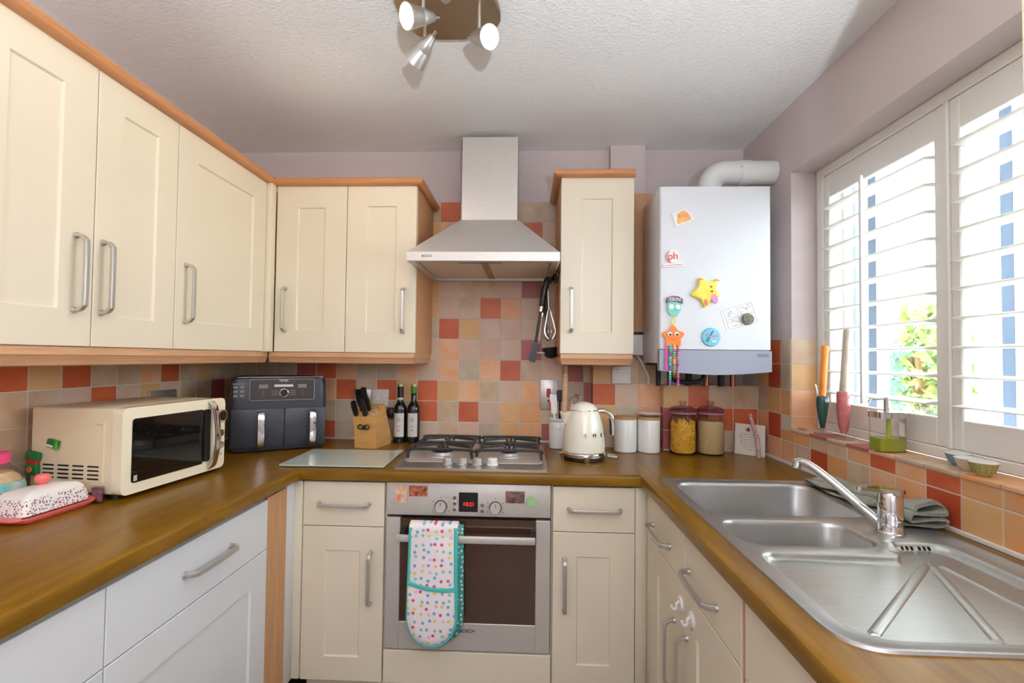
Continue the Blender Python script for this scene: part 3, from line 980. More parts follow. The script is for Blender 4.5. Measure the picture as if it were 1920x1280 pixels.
# ---- hood
hood = thing('cooker_hood', 'stainless steel chimney cooker hood above the hob', 'cooker hood', (-0.177, 0, 1.699))
hw = 0.303
bm = B()
def hring(x, yf, z, yb=-0.003):
    return [(-x, yf, z), (x, yf, z), (x, yb, z), (-x, yb, z)]
ring_faces(bm, [hring(hw - 0.006, -0.494, 0.0), hring(hw, -0.5, 0.003), hring(hw, -0.5, 0.038), hring(hw - 0.004, -0.496, 0.041), hring(0.130, -0.205, 0.250)], True, False, False)
# inner return of the skirt
ring_faces(bm, [hring(hw - 0.006, -0.494, 0.0), hring(hw - 0.030, -0.468, 0.001, -0.03), hring(hw - 0.032, -0.466, 0.022, -0.032)], True, False, False)
bmesh.ops.remove_doubles(bm, verts=bm.verts[:], dist=1e-5)
obj('canopy', bm, STEEL, hood, sharp=20)
bm = B()
box(bm, -0.127, 0.127, -0.2, -0.003, 0.251, 0.634, 0.0)
ch = obj('chimney', bm, STEEL, hood)
FILT = mat('pale_filter_mesh', (236, 230, 218), 0.5, 0.1, bump=0.2, bscale=400)  # even pale beige on the filter panels
for a, b_ in ((-0.27, -0.012), (0.012, 0.27)):
    f = obj('filter', box(B(), a, b_, -0.455, -0.04, 0.010, 0.018, 0.003, 1), FILT, hood)
obj('filter_rail', box(B(), -0.012, 0.012, -0.46, -0.035, 0.008, 0.020), mat('hood_rail', (176, 140, 104), 0.4), hood)
obj('switch_strip', box(B(), -0.10, 0.075, -0.470, -0.458, 0.000, 0.008, 0.002, 1), BLACK, hood)
text('maker_name', 'BOSCH', 0.0125, MATS['print_dark'], hood, (-0.222, -0.5006, 0.021), FACE_CAM)
obj('back_plate', box(B(), -hw + 0.034, hw - 0.034, -0.465, -0.033, 0.022, 0.026), DARK, hood)

# ---- boiler
bo = thing('gas_boiler', 'white wall-hung gas boiler with a grey lower flap', 'boiler', (0.5240, -0.450, 1.262))
bw = 0.434
yb_ = 0.27
body = obj('casing', box(B(), 0, bw, 0.016, yb_, 0.045, 0.749, 0.006, 2), BOILER, bo)
obj('front_cover', prism(B(), rrect(0.0, bw, 0.0, 0.03, 0.010, 4), 0.102, 0.749, 'xy'), BOILER, bo)
# grey flap: bowed lower edge
pl = []
for i in range(13):
    t = i / 12
    pl.append((t * bw, 0.016 - 0.014 * math.sin(PI * t)))
pl += [(bw, 0.097), (0.0, 0.097)]
fl = obj('flap', prism(B(), pl, -0.004, 0.03, 'xz'), BOILERG, bo)
obj('name_plate', prism(B(), rrect(bw - 0.056, bw - 0.012, 0.074, 0.086, 0.003, 3), -0.0055, -0.0035, 'xz'), mat('plate_blue_grey', (120, 124, 150), 0.4), fl)
bm = B()
cx_, cy_ = 0.255, 0.16
path = [(cx_, cy_, 0.745), (cx_, cy_, 0.80), (cx_ + 0.012, cy_, 0.838), (cx_ + 0.045, cy_, 0.862), (cx_ + 0.10, cy_, 0.866), (XR - 0.5240 + 0.004, cy_, 0.866)]
fp = obj('flue', tube(B(), smooth_path(path, 6), 0.048, 28), PIPE, bo)
obj('flue_collar', cyl(B(), (cx_ + 0.12, cy_, 0.866), (cx_ + 0.165, cy_, 0.866), 0.051, 0.051, 28), PIPE, fp)
obj('flue_screw', cyl(B(), (cx_ + 0.115, cy_ - 0.047, 0.875), (cx_ + 0.115, cy_ - 0.0535, 0.876), 0.004, 0.004, 10), STEEL, fp)
obj('underside', box(B(), 0.01, bw - 0.01, 0.03, yb_ - 0.01, 0.035, 0.045), BLACKM, bo)
for x, y, r, m_ in ((0.05, 0.20, 0.011, BLACKM), (0.11, 0.24, 0.011, COPPER), (0.19, 0.23, 0.014, BLACKM), (0.27, 0.24, 0.011, COPPER), (0.33, 0.23, 0.014, BLACKM), (0.385, 0.24, 0.011, COPPER)):
    obj('pipe', cyl(B(), (x, y, 0.036), (x, y, -0.0545), r, r, 14), m_, bo)
obj('filling_loop', tube(B(), smooth_path([(0.10, 0.20, 0.03), (0.10, 0.18, -0.02), (0.15, 0.17, -0.035), (0.22, 0.17, -0.03), (0.24, 0.18, 0.0), (0.24, 0.20, 0.035)], 6), 0.009, 10), BLACKM, bo)

# ================================================================== shutters
SXF = 1.147           # room side of the shutter frame
shf = struct(empty('trim_2', (SXF, 0, 0)), 'white shutter frame filling the window reveal')
def bxp(parent, name, x0, x1, y0, y1, z0, z1, bev=0.003, m=None):
    return obj(name, box(B(), x0, x1, y0, y1, z0, z1, bev, 1), m or WHITEP, parent)
bxp(shf, 'frame_side', 0.0, 0.045, -0.467, YREV - 0.007, 1.0575, ZHEAD)
bxp(shf, 'frame_side', 0.0, 0.045, YWIN, YWIN + 0.045, 1.0575, ZHEAD)
bxp(shf, 'frame_head', 0.0, 0.045, YWIN + 0.045, -0.467, 2.042, ZHEAD)
bxp(shf, 'frame_foot', 0.0, 0.045, YWIN + 0.045, -0.467, 1.0575, 1.088)
bxp(shf, 'frame_post', -0.002, 0.045, -1.0245, -1.0095, 1.088, 2.042)
slat_z = [1.9065, 1.829, 1.7513, 1.6736, 1.5959, 1.5182, 1.4405, 1.3628, 1.2851, 1.2074]
slat_me = None
def shutter(label, y_far, y_near, so, sn, rod):
    global slat_me
    r = thing('window_shutter', label, 'shutter', (SXF + 0.004, y_near, 1.089), 0, 'plantation shutter panels')
    w = y_far - y_near
    z = lambda v: v - 1.089
    bxp(r, 'stile', 0, 0.027, w - so, w, 0, z(2.041))
    bxp(r, 'stile', 0, 0.027, 0, sn, 0, z(2.041))
    bxp(r, 'rail', 0.001, 0.026, sn, w - so, 0, z(1.169), 0.002)
    bxp(r, 'rail', 0.001, 0.026, sn, w - so, z(1.952), z(2.041), 0.002)
    L_ = w - so - sn - 0.004
    prof = [(-0.0445 * math.cos(2 * PI * i / 16), 0.0053 * math.sin(2 * PI * i / 16)) for i in range(16)]
    for v in slat_z:
        if slat_me is None:
            o = obj('louvre', prism(B(), prof, -0.5, 0.5, 'xz'), WHITEP, r)
            slat_me = o
        else:
            o = slat_me.copy(); COL.objects.link(o); o.parent = r
        o.location = (0.0135, sn + 0.002 + L_ / 2, z(v))
        o.scale = (1, L_, 1)
        o.rotation_euler = (0, rad(-1.5), 0)
    if rod:
        y = (sn + w - so) / 2
        obj('tilt_rod', box(B(), -0.047, -0.036, y - 0.005, y + 0.005, z(1.183), z(1.945), 0.002, 1), WHITEP, r)
    return r
shutter('white plantation shutter panel nearer the boiler', -0.468, -1.0095, 0.031, 0.037, True)
shutter('white plantation shutter panel at the right edge of the photo', -1.0245, YWIN + 0.046, 0.030, 0.031, True)

# ================================================================== ceiling spotlight bar
lamp = thing('ceiling_spotlight', 'brushed steel ceiling plate with four conical spotlights', 'ceiling light', (-0.235, -1.03, CEIL))
pl = smooth_path([(-0.155, 0.02, 0), (-0.12, 0.145, 0), (0.0, 0.165, 0), (0.075, 0.150, 0), (0.145, 0.085, 0), (0.12, -0.05, 0), (0.06, -0.15, 0), (-0.05, -0.165, 0), (-0.135, -0.125, 0)], 5, True)
pl = [(p.x, p.y) for p in pl]
bm = B()
ring_faces(bm, [[(x, y, -0.0005) for x, y in pl], [(x, y, -0.016) for x, y in pl], [(x * 0.97, y * 0.97, -0.020) for x, y in pl]])
obj('plate', bm, mat('bronzed_steel', (168, 148, 122), 0.32, 1.0), lamp)
HEADS = [((-0.078, 0.052), (-0.68, 0.46, -0.52)), ((0.088, 0.012), (0.60, -0.62, -0.42)), ((-0.055, -0.075), (-0.66, -0.62, -0.42)), ((0.02, -0.158), (0.15, -0.95, -0.30))]
for (sx_, sy_), d in HEADS:
    d = Vector(d).normalized()
    st = obj('stem', cyl(B(), (sx_, sy_, -0.018), (sx_, sy_, -0.110), 0.005, 0.005, 12), HANDLE, lamp)
    p = Vector((sx_, sy_, -0.114))
    bm = B()
    rr = d.to_track_quat('Z', 'Y').to_matrix()
    def q(x, y, z_):
        return p + rr @ Vector((x, y, z_))
    prof = [(-0.040, 0.0075), (-0.036, 0.012), (0.008, 0.023), (0.010, 0.0225), (0.012, 0.0235), (0.055, 0.033), (0.056, 0.031), (0.050, 0.029)]
    ring_faces(bm, [[q(r_ * math.cos(2 * PI * i / 28), r_ * math.sin(2 * PI * i / 28), z_) for i in range(28)] for z_, r_ in prof], True, True, False)
    hd = obj('spot_head', bm, HANDLE, lamp)
    obj('cord_nub', cyl(B(), q(0, 0, -0.056), q(0, 0, -0.040), 0.0045, 0.0045, 10), CHROME, hd)
    bm = B()
    ring_faces(bm, [[q(r_ * math.cos(2 * PI * i / 24), r_ * math.sin(2 * PI * i / 24), z_) for i in range(24)] for z_, r_ in ((0.040, 0.0255), (0.046, 0.028), (0.050, 0.024), (0.052, 0.010))], True, True, True)
    obj('bulb', bm, BULB, hd)
    ld = bpy.data.lights.new('bulb_light', 'SPOT')
    ld.energy = SPOT_W
    ld.color = (1.0, 0.84, 0.62)
    ld.spot_size = rad(130); ld.spot_blend = 0.9
    ld.shadow_soft_size = 0.026
    lo = bpy.data.objects.new('bulb_light', ld)
    COL.objects.link(lo)
    lo.parent = lamp
    lo.location = q(0, 0, 0.060)
    lo.rotation_euler = d.to_track_quat('-Z', 'Y').to_euler()

# ---- added unseen lamp behind the camera, standing in for bounced flash
ul = thing('added_fill_lamp', 'added unseen uplighter behind the camera, fill light for the ceiling', 'added fill light', (0.28, -3.2, 0.0))
obj('base', lathe(B(), [(0.13, 0), (0.13, 0.015), (0.03, 0.03), (0.0, 0.03)], 32), WHITEP, ul)
obj('pole', cyl(B(), (0, 0, 0.028), (0, 0, 1.14), 0.013, 0.013, 16), WHITEP, ul)
obj('shade', lathe(B(), [(0.02, 1.13), (0.06, 1.14), (0.12, 1.17), (0.16, 1.276), (0.156, 1.276), (0.115, 1.175), (0.055, 1.146), (0.0, 1.145)], 36), WHITEP, ul)
obj('bulb', lathe(B(), [(0.012, 1.146), (0.03, 1.165), (0.03, 1.175), (0.0, 1.185)], 20), BULB, ul)
ld = bpy.data.lights.new('added_fill_light', 'POINT')
ld.energy = FILL_W
ld.color = (0.86, 0.93, 1.0)
ld.shadow_soft_size = 0.028
lo = bpy.data.objects.new('added_fill_light', ld)
COL.objects.link(lo)
lo.parent = ul
lo.location = (0, 0, 1.215)
# ================================================================== left worktop
ZC = ZW + 0.0005
mw = thing('microwave', 'cream retro microwave oven with a chrome handle', 'microwave', (-1.117, -1.08, ZC), rad(84))
MW, MD, MH = 0.392, 0.305, 0.258
cas = obj('casing', box(B(), 0.004, MW - 0.004, 0.030, MD, 0.016, MH - 0.002, 0.008, 3), mat('cream_metal_case', (238, 224, 192), 0.35), mw)
obj('front_frame', prism(B(), rrect(0, MW, 0.014, MH, 0.022, 6), 0.0, 0.032, 'xz'), CREAMG, mw)
obj('door_glass', prism(B(), rrect(0.030, 0.292, 0.044, 0.226, 0.010, 4), -0.002, 0.004, 'xz'), mat('black_door_glass', (14, 13, 13), 0.04, coat=0.4), mw)
dh = obj('door_handle', tube(B(), smooth_path([(0.322, -0.002, 0.022), (0.322, -0.020, 0.045), (0.322, -0.032, 0.13), (0.322, -0.020, 0.225), (0.322, -0.002, 0.25)], 6), 1.0, sec=rrect(-0.011, 0.011, -0.003, 0.003, 0.002, 2), ref=(1, 0, 0)), CHROME, mw)
obj('handle_back', prism(B(), rrect(0.292, 0.318, 0.05, 0.225, 0.008, 3), -0.006, 0.002, 'xz'), BLACK, mw)
k = obj('dial', cyl(B(), (0.363, 0.0, 0.198), (0.363, -0.016, 0.198), 0.0225, 0.021, 28), CHROME, mw)
obj('dial_face', cyl(B(), (0.363, -0.0162, 0.198), (0.363, -0.0175, 0.198), 0.017, 0.017, 24), BLACK, k)
for z in (0.137, 0.095):
    obj('knob', cyl(B(), (0.363, 0.0, z), (0.363, -0.013, z), 0.014, 0.012, 22), CHROME, mw)
for x in (0.355, 0.372):
    obj('button', cyl(B(), (x, 0.0, 0.062), (x, -0.003, 0.062), 0.004, 0.004, 12), CHROME, mw)
bm = B()
for col_ in range(4):
    for row in range(4):
        y = 0.076 + col_ * 0.049
        box(bm, 0.0032, 0.006, y, y + 0.036, 0.056 + row * 0.0115, 0.0605 + row * 0.0115)
obj('vent_slots', bm, DARK, cas)
obj('side_rib', tube(B(), smooth_path([(0.0035, 0.062, 0.05), (0.0035, 0.062, 0.2), (0.0035, 0.066, 0.212), (0.0035, 0.09, 0.214)], 4), 0.003, 8), MATS['cream_metal_case'], cas)
bm = B()
for i in range(3):
    box(bm, 0.037 + i * 0.004, 0.039 + i * 0.004, -0.0027, -0.0019, 0.051, 0.063)
box(bm, 0.036, 0.0482, -0.0026, -0.0019, 0.0495, 0.0505); box(bm, 0.036, 0.0482, -0.0026, -0.0019, 0.0635, 0.0645)
obj('maker_mark', bm, WHITEP, mw)
for x in (0.03, MW - 0.03):
    for y in (0.05, MD - 0.03):
        obj('foot', cyl(B(), (x, y, 0.0), (x, y, 0.018), 0.011, 0.012, 14), BLACKM, mw)

# green magnets low on the microwave's near side
sd = math.radians(84)
def mw_pt(x, y, z):
    c, s = math.cos(sd), math.sin(sd)
    return (-1.117 + c * x - s * y, -1.08 + s * x + c * y, ZC + z)
GREEN = mat('green_resin', (34, 120, 62), 0.4)
GREEN2 = mat('bright_green_resin', (96, 178, 62), 0.4)
REDR = mat('red_resin', (200, 40, 40), 0.4)
r = thing('fridge_magnet', 'small green and lime block magnet high on the microwave side', 'magnet', mw_pt(0.0, 0.228, 0.155), sd - rad(90) + rad(90), 'magnets')
bm = box(B(), -0.007, 0.0035, -0.026, 0.010, -0.012, 0.012, 0.002, 1)
g_ = obj('block', bm, GREEN, r, rot=(rad(12), 0, 0))
obj('lime_side', box(B(), -0.008, 0.0035, -0.026, -0.016, -0.014, 0.012, 0.002, 1), GREEN2, g_)
obj('white_band', box(B(), -0.0078, -0.0068, -0.014, 0.008, -0.009, -0.003), CERAM, g_)
r = thing('fridge_magnet', 'dark green and red souvenir magnet beside the pink-lidded jar', 'magnet', mw_pt(0.0, 0.285, 0.10), sd, 'magnets')
a_ = obj('roof', box(B(), -0.010, 0.0035, -0.022, 0.022, 0.006, 0.030, 0.004, 2), GREEN, r, rot=(rad(8), 0, 0))
obj('red_band', box(B(), -0.008, 0.0035, -0.018, 0.018, -0.006, 0.008, 0.002, 1), REDR, r)
obj('foot_block', box(B(), -0.011, 0.0035, -0.020, 0.018, -0.036, -0.005, 0.004, 2), GREEN, r)
obj('orange_spot', cyl(B(), (-0.0105, 0.0, -0.020), (-0.013, 0.0, -0.020), 0.009, 0.008, 16), mat('orange_resin', (232, 128, 52), 0.4), r)

# butter dish
bd = thing('butter_dish', 'floral white butter dish with coral base and knob', 'butter dish', (-1.238, -1.180, ZC), rad(88))
# local x along the dish (world +y), local y across
base = rounded([(-0.098, -0.062), (0.098, -0.062), (0.098, 0.062), (-0.098, 0.062)], 0.02, 5)
bm = B()
ring_faces(bm, [[(x * 0.86, y * 0.84, 0.0) for x, y in base], [(x * 0.94, y * 0.94, 0.006) for x, y in base], [(x, y, 0.013) for x, y in base], [(x, y, 0.016) for x, y in base], [(x * 0.93, y * 0.92, 0.013) for x, y in base]])
bs = obj('base', bm, CORAL, bd)
for s in (-1, 1):
    obj('lug', prism(B(), rounded([(s * 0.09, -0.056), (s * 0.108, -0.046), (s * 0.108, 0.046), (s * 0.09, 0.056)], 0.012, 4), 0.0125, 0.0175, 'xy'), CORAL, bs)
FLOR = dots_mat('floral_print', (238, 234, 228), [(200, 90, 110), (90, 100, 150), (236, 236, 230), (150, 70, 90), (110, 130, 170)], 190, 0.40, 'xyz', 0.25, 0.054, 0.9)
lidp = rounded([(-0.086, -0.050), (0.086, -0.050), (0.086, 0.050), (-0.086, 0.050)], 0.016, 5)
bm = B()
ring_faces(bm, [[(x * k_, y * k_, z) for x, y in lidp] for k_, z in ((1.0, 0.0165), (0.985, 0.030), (0.94, 0.046), (0.87, 0.058), (0.74, 0.067), (0.45, 0.072), (0.1, 0.0735))])
ld_ = obj('lid', bm, FLOR, bd, sharp=60)
obj('knob', lathe(B(), [(0.008, 0.071), (0.008, 0.076), (0.015, 0.081), (0.0175, 0.090), (0.013, 0.099), (0.0, 0.102)], 24), CORAL, ld_)

# snack jar with pink lid
sj = thing('snack_jar', 'clear plastic snack jar with a bright pink lid', 'jar', (-1.388, -1.172, ZC))
lb1 = mat('snack_label', (70, 190, 190), 0.4, var=0.5, vscale=28, c2=(225, 225, 220))
obj('body', lathe(B(), [(0.056, 0), (0.064, 0.004), (0.067, 0.02), (0.067, 0.060), (0.060, 0.085), (0.045, 0.106), (0.033, 0.118), (0.033, 0.124)], 32), GLASS, sj)
obj('label_sleeve', lathe(B(), [(0.0678, 0.012), (0.0682, 0.058), (0.064, 0.074)], 32), lb1, sj)
obj('lid', lathe(B(), [(0.034, 0.120), (0.036, 0.122), (0.036, 0.146), (0.033, 0.149), (0.0, 0.149)], 32), mat('hot_pink_plastic', (250, 80, 140), 0.4), sj)
SNK = mat('snack_pieces', (214, 170, 120), 0.7, var=0.5, vscale=60, c2=(225, 205, 170))
obj('snack_fill', lathe(B(), [(0.058, 0.004), (0.063, 0.02), (0.063, 0.060), (0.055, 0.085), (0.04, 0.098), (0.0, 0.102)], 28), SNK, sj)
t_ = obj('logo_band', prism(B(), rounded([(-0.032, -0.012), (0.032, -0.009), (0.034, 0.012), (-0.030, 0.010)], 0.004, 3), -0.0712, -0.0675, 'xz'), mat('red_print', (214, 46, 58), 0.4), sj, (0, 0, 0.042), (0, 0, rad(70)))
# acrylic photo block
pb = thing('photo_block', 'small clear acrylic photo block in front of the microwave', 'photo frame', (-1.176, -1.0885, ZC), rad(-6))
obj('block', box(B(), -0.004, 0.004, -0.020, 0.020, 0.0, 0.046, 0.001, 1), GLASS, pb, rot=(0, 0, rad(90)))
obj('picture', box(B(), -0.0005, 0.0005, -0.017, 0.017, 0.004, 0.042), mat('dark_photo', (84, 56, 56), 0.5, var=0.6, vscale=90, c2=(170, 120, 140)), pb, rot=(0, 0, rad(90)))

# socket on the left wall behind the microwave
so = thing('wall_socket', 'steel-plated double socket on the left wall behind the microwave', 'socket', (XL - 0.0005, -0.50, 1.135), PI / 2)
obj('plate', box(B(), -0.073, 0.073, -0.009, 0.0, -0.043, 0.043, 0.003, 2), HANDLE, so)

# ---- air fryer
af = thing('air_fryer', 'black dual-drawer air fryer with chrome handles', 'air fryer', (-1.2259, -0.4385, ZC), rad(31.07))
AW, AD, AH = 0.387, 0.272, 0.316
pb_ = rounded([(0, 0), (AW, 0), (AW - 0.03, AD), (0.03, AD)], [0.030, 0.030, 0.05, 0.05], 6)
bm = B()
cxa, cya = AW / 2, AD / 2
def sc(k_, z):
    return [(cxa + (x - cxa) * k_, cya + (y - cya) * k_, z) for x, y in pb_]
ring_faces(bm, [sc(0.95, 0.006), sc(0.985, 0.016), sc(1.0, 0.06), sc(1.0, 0.22), sc(0.985, 0.30), sc(0.965, 0.311), sc(0.92, AH)])
GREYB = mat('charcoal_plastic', (54, 57, 65), 0.38)
body = obj('body', bm, GREYB, af)
obj('top_trim', prism(B(), rrect(0.03, AW - 0.02, 0.012, 0.028, 0.006, 3), 0.312, 0.3175, 'xy'), mat('bright_trim', (232, 230, 226), 0.2, 0.2), body)
for a, b_ in ((0.010, 0.2105), (0.2125, AW - 0.008)):
    d_ = obj('drawer', box(B(), a, b_, -0.006, 0.02, 0.022, 0.184, 0.004, 2), GREYB, af)
    hx = 0.122 if a < 0.1 else 0.323
    obj('drawer_handle', tube(B(), smooth_path([(hx, -0.004, 0.025), (hx, -0.030, 0.030), (hx, -0.040, 0.06), (hx, -0.040, 0.14), (hx, -0.030, 0.168), (hx, -0.004, 0.172)], 5), 1.0, sec=rrect(-0.0135, 0.0135, -0.005, 0.005, 0.003, 3), ref=(1, 0, 0)), CHROME, d_)
pn = obj('control_panel', prism(B(), rrect(0.078, 0.330, 0.219, 0.308, 0.007, 4), -0.0025, 0.006, 'xz'), mat('panel_grey', (64, 58, 56), 0.3), af)
obj('panel_edge', tube(B(), [(x, -0.003, z) for x, z in rrect(0.078, 0.330, 0.219, 0.308, 0.007, 4)], 0.0013, 6, closed=True), CHROME, pn)
dl = obj('dial', cyl(B(), (0.2075, -0.002, 0.250), (0.2075, -0.016, 0.250), 0.0165, 0.0155, 28), BLACK, pn)
obj('dial_ring', tube(B(), [(0.2075 + 0.0162 * math.cos(2 * PI * i / 32), -0.014, 0.250 + 0.0162 * math.sin(2 * PI * i / 32)) for i in range(32)], 0.002, 8, closed=True), CHROME, dl)
LCD = mat('lcd_grey', (120, 128, 134), 0.3)
for a in (0.112, 0.264):
    obj('screen', box(B(), a, a + 0.034, -0.0035, -0.002, 0.270, 0.286), LCD, pn)
obj('bright_strip', prism(B(), rrect(0.170, 0.245, 0.2755, 0.2855, 0.004, 3), -0.0036, -0.002, 'xz'), mat('pale_print', (214, 206, 196), 0.4), pn)
PALE = MATS['pale_print']
text('maker_name', 'NINJA', 0.013, PALE, pn, (0.2075, -0.0032, 0.302), FACE_CAM, 0.0003)
bm = B()
for i in range(3):
    for x in (0.160, 0.228):
        box(bm, x, x + 0.027, -0.0032, -0.002, 0.240 + i * 0.0085, 0.2425 + i * 0.0085)
for x in (0.114, 0.268):
    for i in range(3):
        box(bm, x + 0.010, x + 0.017, -0.0032, -0.002, 0.238 + i * 0.010, 0.2405 + i * 0.010)
obj('panel_print', bm, mat('dim_print', (128, 122, 118), 0.4), pn)
bm = B()
for i in range(2):
    for j in range(3):
        box(bm, 0.018 + i * 0.024, 0.034 + i * 0.024, -0.0012, 0.0012, 0.235 + j * 0.018, 0.2455 + j * 0.018)
box(bm, 0.014, 0.060, -0.0012, 0.0012, 0.288, 0.292)
obj('sticker_print', bm, MATS['dim_print'], af, (0.0, 0.0, 0.0))

# ---- knife block with its knives and scissors
kb = thing('knife_block', 'slanted blond wood knife block beside the wine bottles', 'knife block', (-0.716, -0.245, ZC), rad(-10))
# side outline in local yz: front low, sloping back
pk = [(0.0, 0.0), (0.145, 0.0), (0.155, 0.02), (0.075, 0.195), (-0.022, 0.137), (-0.006, 0.085)]
kblk = obj('block', prism(B(), pk, -0.052, 0.052, 'yz'), BLOCKW, kb)
obj('badge', box(B(), -0.011, 0.011, -0.0022, 0.001, 0.026, 0.048, 0.001, 1), HANDLE, kblk)
slope = Vector((0, 0.097, 0.058)).normalized()
nrm = Vector((0, -0.513, 0.858))            # direction in which the handles stick out
Rz = Matrix.Rotation(rad(-10), 3, 'Z')
KN = [(-0.040, 0.016, 0.090, 0.0105, 'black knife handle standing lowest at the front left of the block'), (-0.026, 0.052, 0.125, 0.0125, 'thick black knife handle at the back left of the block'),
      (0.004, 0.018, 0.105, 0.012, 'black knife handle at the front middle of the block'), (0.000, 0.056, 0.135, 0.014, 'tallest and thickest black knife handle at the back middle of the block'),
      (0.032, 0.022, 0.020, 0.008, 'short steel knife end at the front right of the block'), (0.034, 0.052, 0.020, 0.008, 'short steel knife end at the middle right of the block'), (0.036, 0.084, 0.020, 0.008, 'short steel knife end at the back right of the block')]
for x, s, L_, r_, lb in KN:
    p0 = Vector((x, -0.022, 0.137)) + slope * s - nrm * 0.012
    w0 = Rz @ p0 + Vector((-0.716, -0.245, ZC))
    dwn = Rz @ nrm
    kf = thing('kitchen_knife', lb, 'knife', tuple(w0), 0, 'knives in the block')
    m_ = BLACK if L_ > 0.05 else STEEL
    rx = dwn.to_track_quat('Z', 'Y').to_euler()
    kf.rotation_euler = rx
    hp = rounded([(-r_ * 0.8, 0.014), (r_ * 0.8, 0.014), (r_ * 1.05, L_ * 0.45), (r_ * 0.85, L_ * 0.75), (r_ * 1.15, L_), (-r_ * 0.5, L_), (-r_ * 0.9, L_ * 0.7)], 0.004, 3)
    hd = obj('grip', prism(B(), hp, -0.007, 0.007, 'xz'), m_, kf)
    obj('bolster', box(B(), -r_ * 0.8, r_ * 0.8, -0.005, 0.005, 0.004, 0.015, 0.001, 1), STEEL, kf)
    if L_ > 0.05:
        bm = B()
        cyl(bm, (0, -0.0074, L_ * 0.3), (0, 0.0074, L_ * 0.3), 0.0015, 0.0015, 8)
        obj('rivet', bm, BLACKM, hd)
sc_ = thing('kitchen_scissors', 'black-looped scissors stored in the front of the knife block', 'scissors', (-0.7165, -0.2475, ZC + 0.098), rad(-10))
for s in (-1, 1):
    obj('loop', tube(B(), [(s * 0.015 + 0.0125 * math.cos(2 * PI * i / 20), -0.004 - 0.012 * (1 - 0.0), 0.0090 * math.sin(2 * PI * i / 20)) for i in range(20)], 0.0028, 8, closed=True), BLACK, sc_)
obj('shank', box(B(), -0.007, 0.007, -0.0185, 0.0, -0.012, 0.004, 0.002, 1), BLACK, sc_)

# ---- double socket on the back wall
for (x, lb, m_) in ((-0.813, 'brushed steel socket plate behind the knives', HANDLE), (-0.7255, 'white double-gang switch plate beside the knife block', CERAM)):
    so = thing('wall_socket', lb, 'socket', (x, -0.0005, 1.116), 0, 'socket plates on the back wall')
    obj('plate', box(B(), -0.043, 0.043, -0.009, 0.0, -0.043, 0.043, 0.003, 2), m_, so)
    for s in (-0.013, 0.013):
        obj('rocker', box(B(), s - 0.008, s + 0.008, -0.0115, -0.008, -0.012, 0.012, 0.002, 1), WHITEP, so)
    for s in (-0.034, 0.034):
        obj('screw', cyl(B(), (s, -0.0085, 0), (s, -0.0098, 0), 0.0035, 0.003, 12), HANDLE, so)
pg = thing('plum_object', 'dark plum rounded object between the knife block and the bottles', 'object', (-0.668, -0.0175, 1.045))  # rounded plum shape, not identified
obj('shell', lathe(B(), [(0.010, -0.026), (0.020, -0.016), (0.023, 0.0), (0.020, 0.016), (0.010, 0.026)], 24, 0, 0, 1.0, 0.6), mat('plum_plastic', (66, 36, 50), 0.4), pg)
obj('pin', box(B(), -0.004, 0.004, 0.0, 0.017, -0.005, 0.005), HANDLE, pg)

# ---- two bottles
DKGL = mat('dark_bottle_glass', (16, 18, 14), 0.08, coat=0.5)
LABEL = mat('paper_label', (214, 210, 204), 0.6)
def bottle(label, x, y, capm, capz, ring_):
    b_ = thing('bottle', label, 'bottle', (x, y, ZC), 0, 'dark bottles by the hob')
    obj('glass_body', lathe(B(), [(0.028, 0.0), (0.031, 0.004), (0.031, 0.160), (0.029, 0.172), (0.020, 0.188), (0.0135, 0.200), (0.0125, 0.262), (0.0135, 0.264), (0.0135, 0.270), (0.0, 0.270)], 32), DKGL, b_)
    obj('cap', lathe(B(), [(0.0145, capz), (0.0145, 0.276), (0.012, 0.278), (0.0, 0.278)], 24), capm, b_)
    obj('foil_top', lathe(B(), [(0.0148, 0.268), (0.0148, 0.279), (0.0, 0.2795)], 24), mat('gold_foil', (206, 178, 120), 0.35, 0.6), b_)
    # curved label
    bm = B()
    n = 14
    vs0, vs1 = [], []
    for i in range(n + 1):
        t = rad(-90 - 48 + 96 * i / n)
        vs0.append((0.0314 * math.cos(t), 0.0314 * math.sin(t), 0.030)); vs1.append((0.0314 * math.cos(t), 0.0314 * math.sin(t), 0.142))
    ring_faces(bm, [vs0, vs1], False, False, False)
    lb_ = obj('paper_label', bm, LABEL, b_)
    bm = B()
    for z, w_ in ((0.118, 0.016), (0.111, 0.022), (0.104, 0.014), (0.078, 0.020), (0.064, 0.012), (0.058, 0.02)):
        box(bm, -w_ / 2, w_ / 2, -0.0322, -0.0312, z, z + 0.0022)
    obj('label_print', bm, mat('label_brown', (150, 100, 76), 0.6), lb_)
    if ring_:
        obj('neck_ring', lathe(B(), [(0.0135, 0.204), (0.0145, 0.206), (0.0145, 0.212), (0.0135, 0.214)], 20), PALE, b_)
    return b_
bottle('left dark glass bottle with a white neck ring and label', -0.6065, -0.072, BLACK, 0.216, True)
bottle('right dark glass bottle with a green neck foil and label', -0.5425, -0.066, mat('green_foil', (70, 128, 50), 0.35), 0.236, False)

# ---- glass chopping board
gb = tag(obj('chopping_board', prism(B(), rrect(-0.195, 0.195, -0.152, 0.152, 0.004, 3), 0.003, 0.008, 'xy'), mat('frosted_glass', (196, 208, 198), 0.12, coat=0.3), None, (-0.7195, -0.467, ZC), (0, 0, rad(1))), 'pale green glass chopping board left of the hob', 'chopping board')
for sx_ in (-1, 1):
    for sy_ in (-1, 1):
        obj('foot', cyl(B(), (sx_ * 0.175, sy_ * 0.132, 0.0), (sx_ * 0.175, sy_ * 0.132, 0.003), 0.006, 0.006, 12), CERAM, gb)
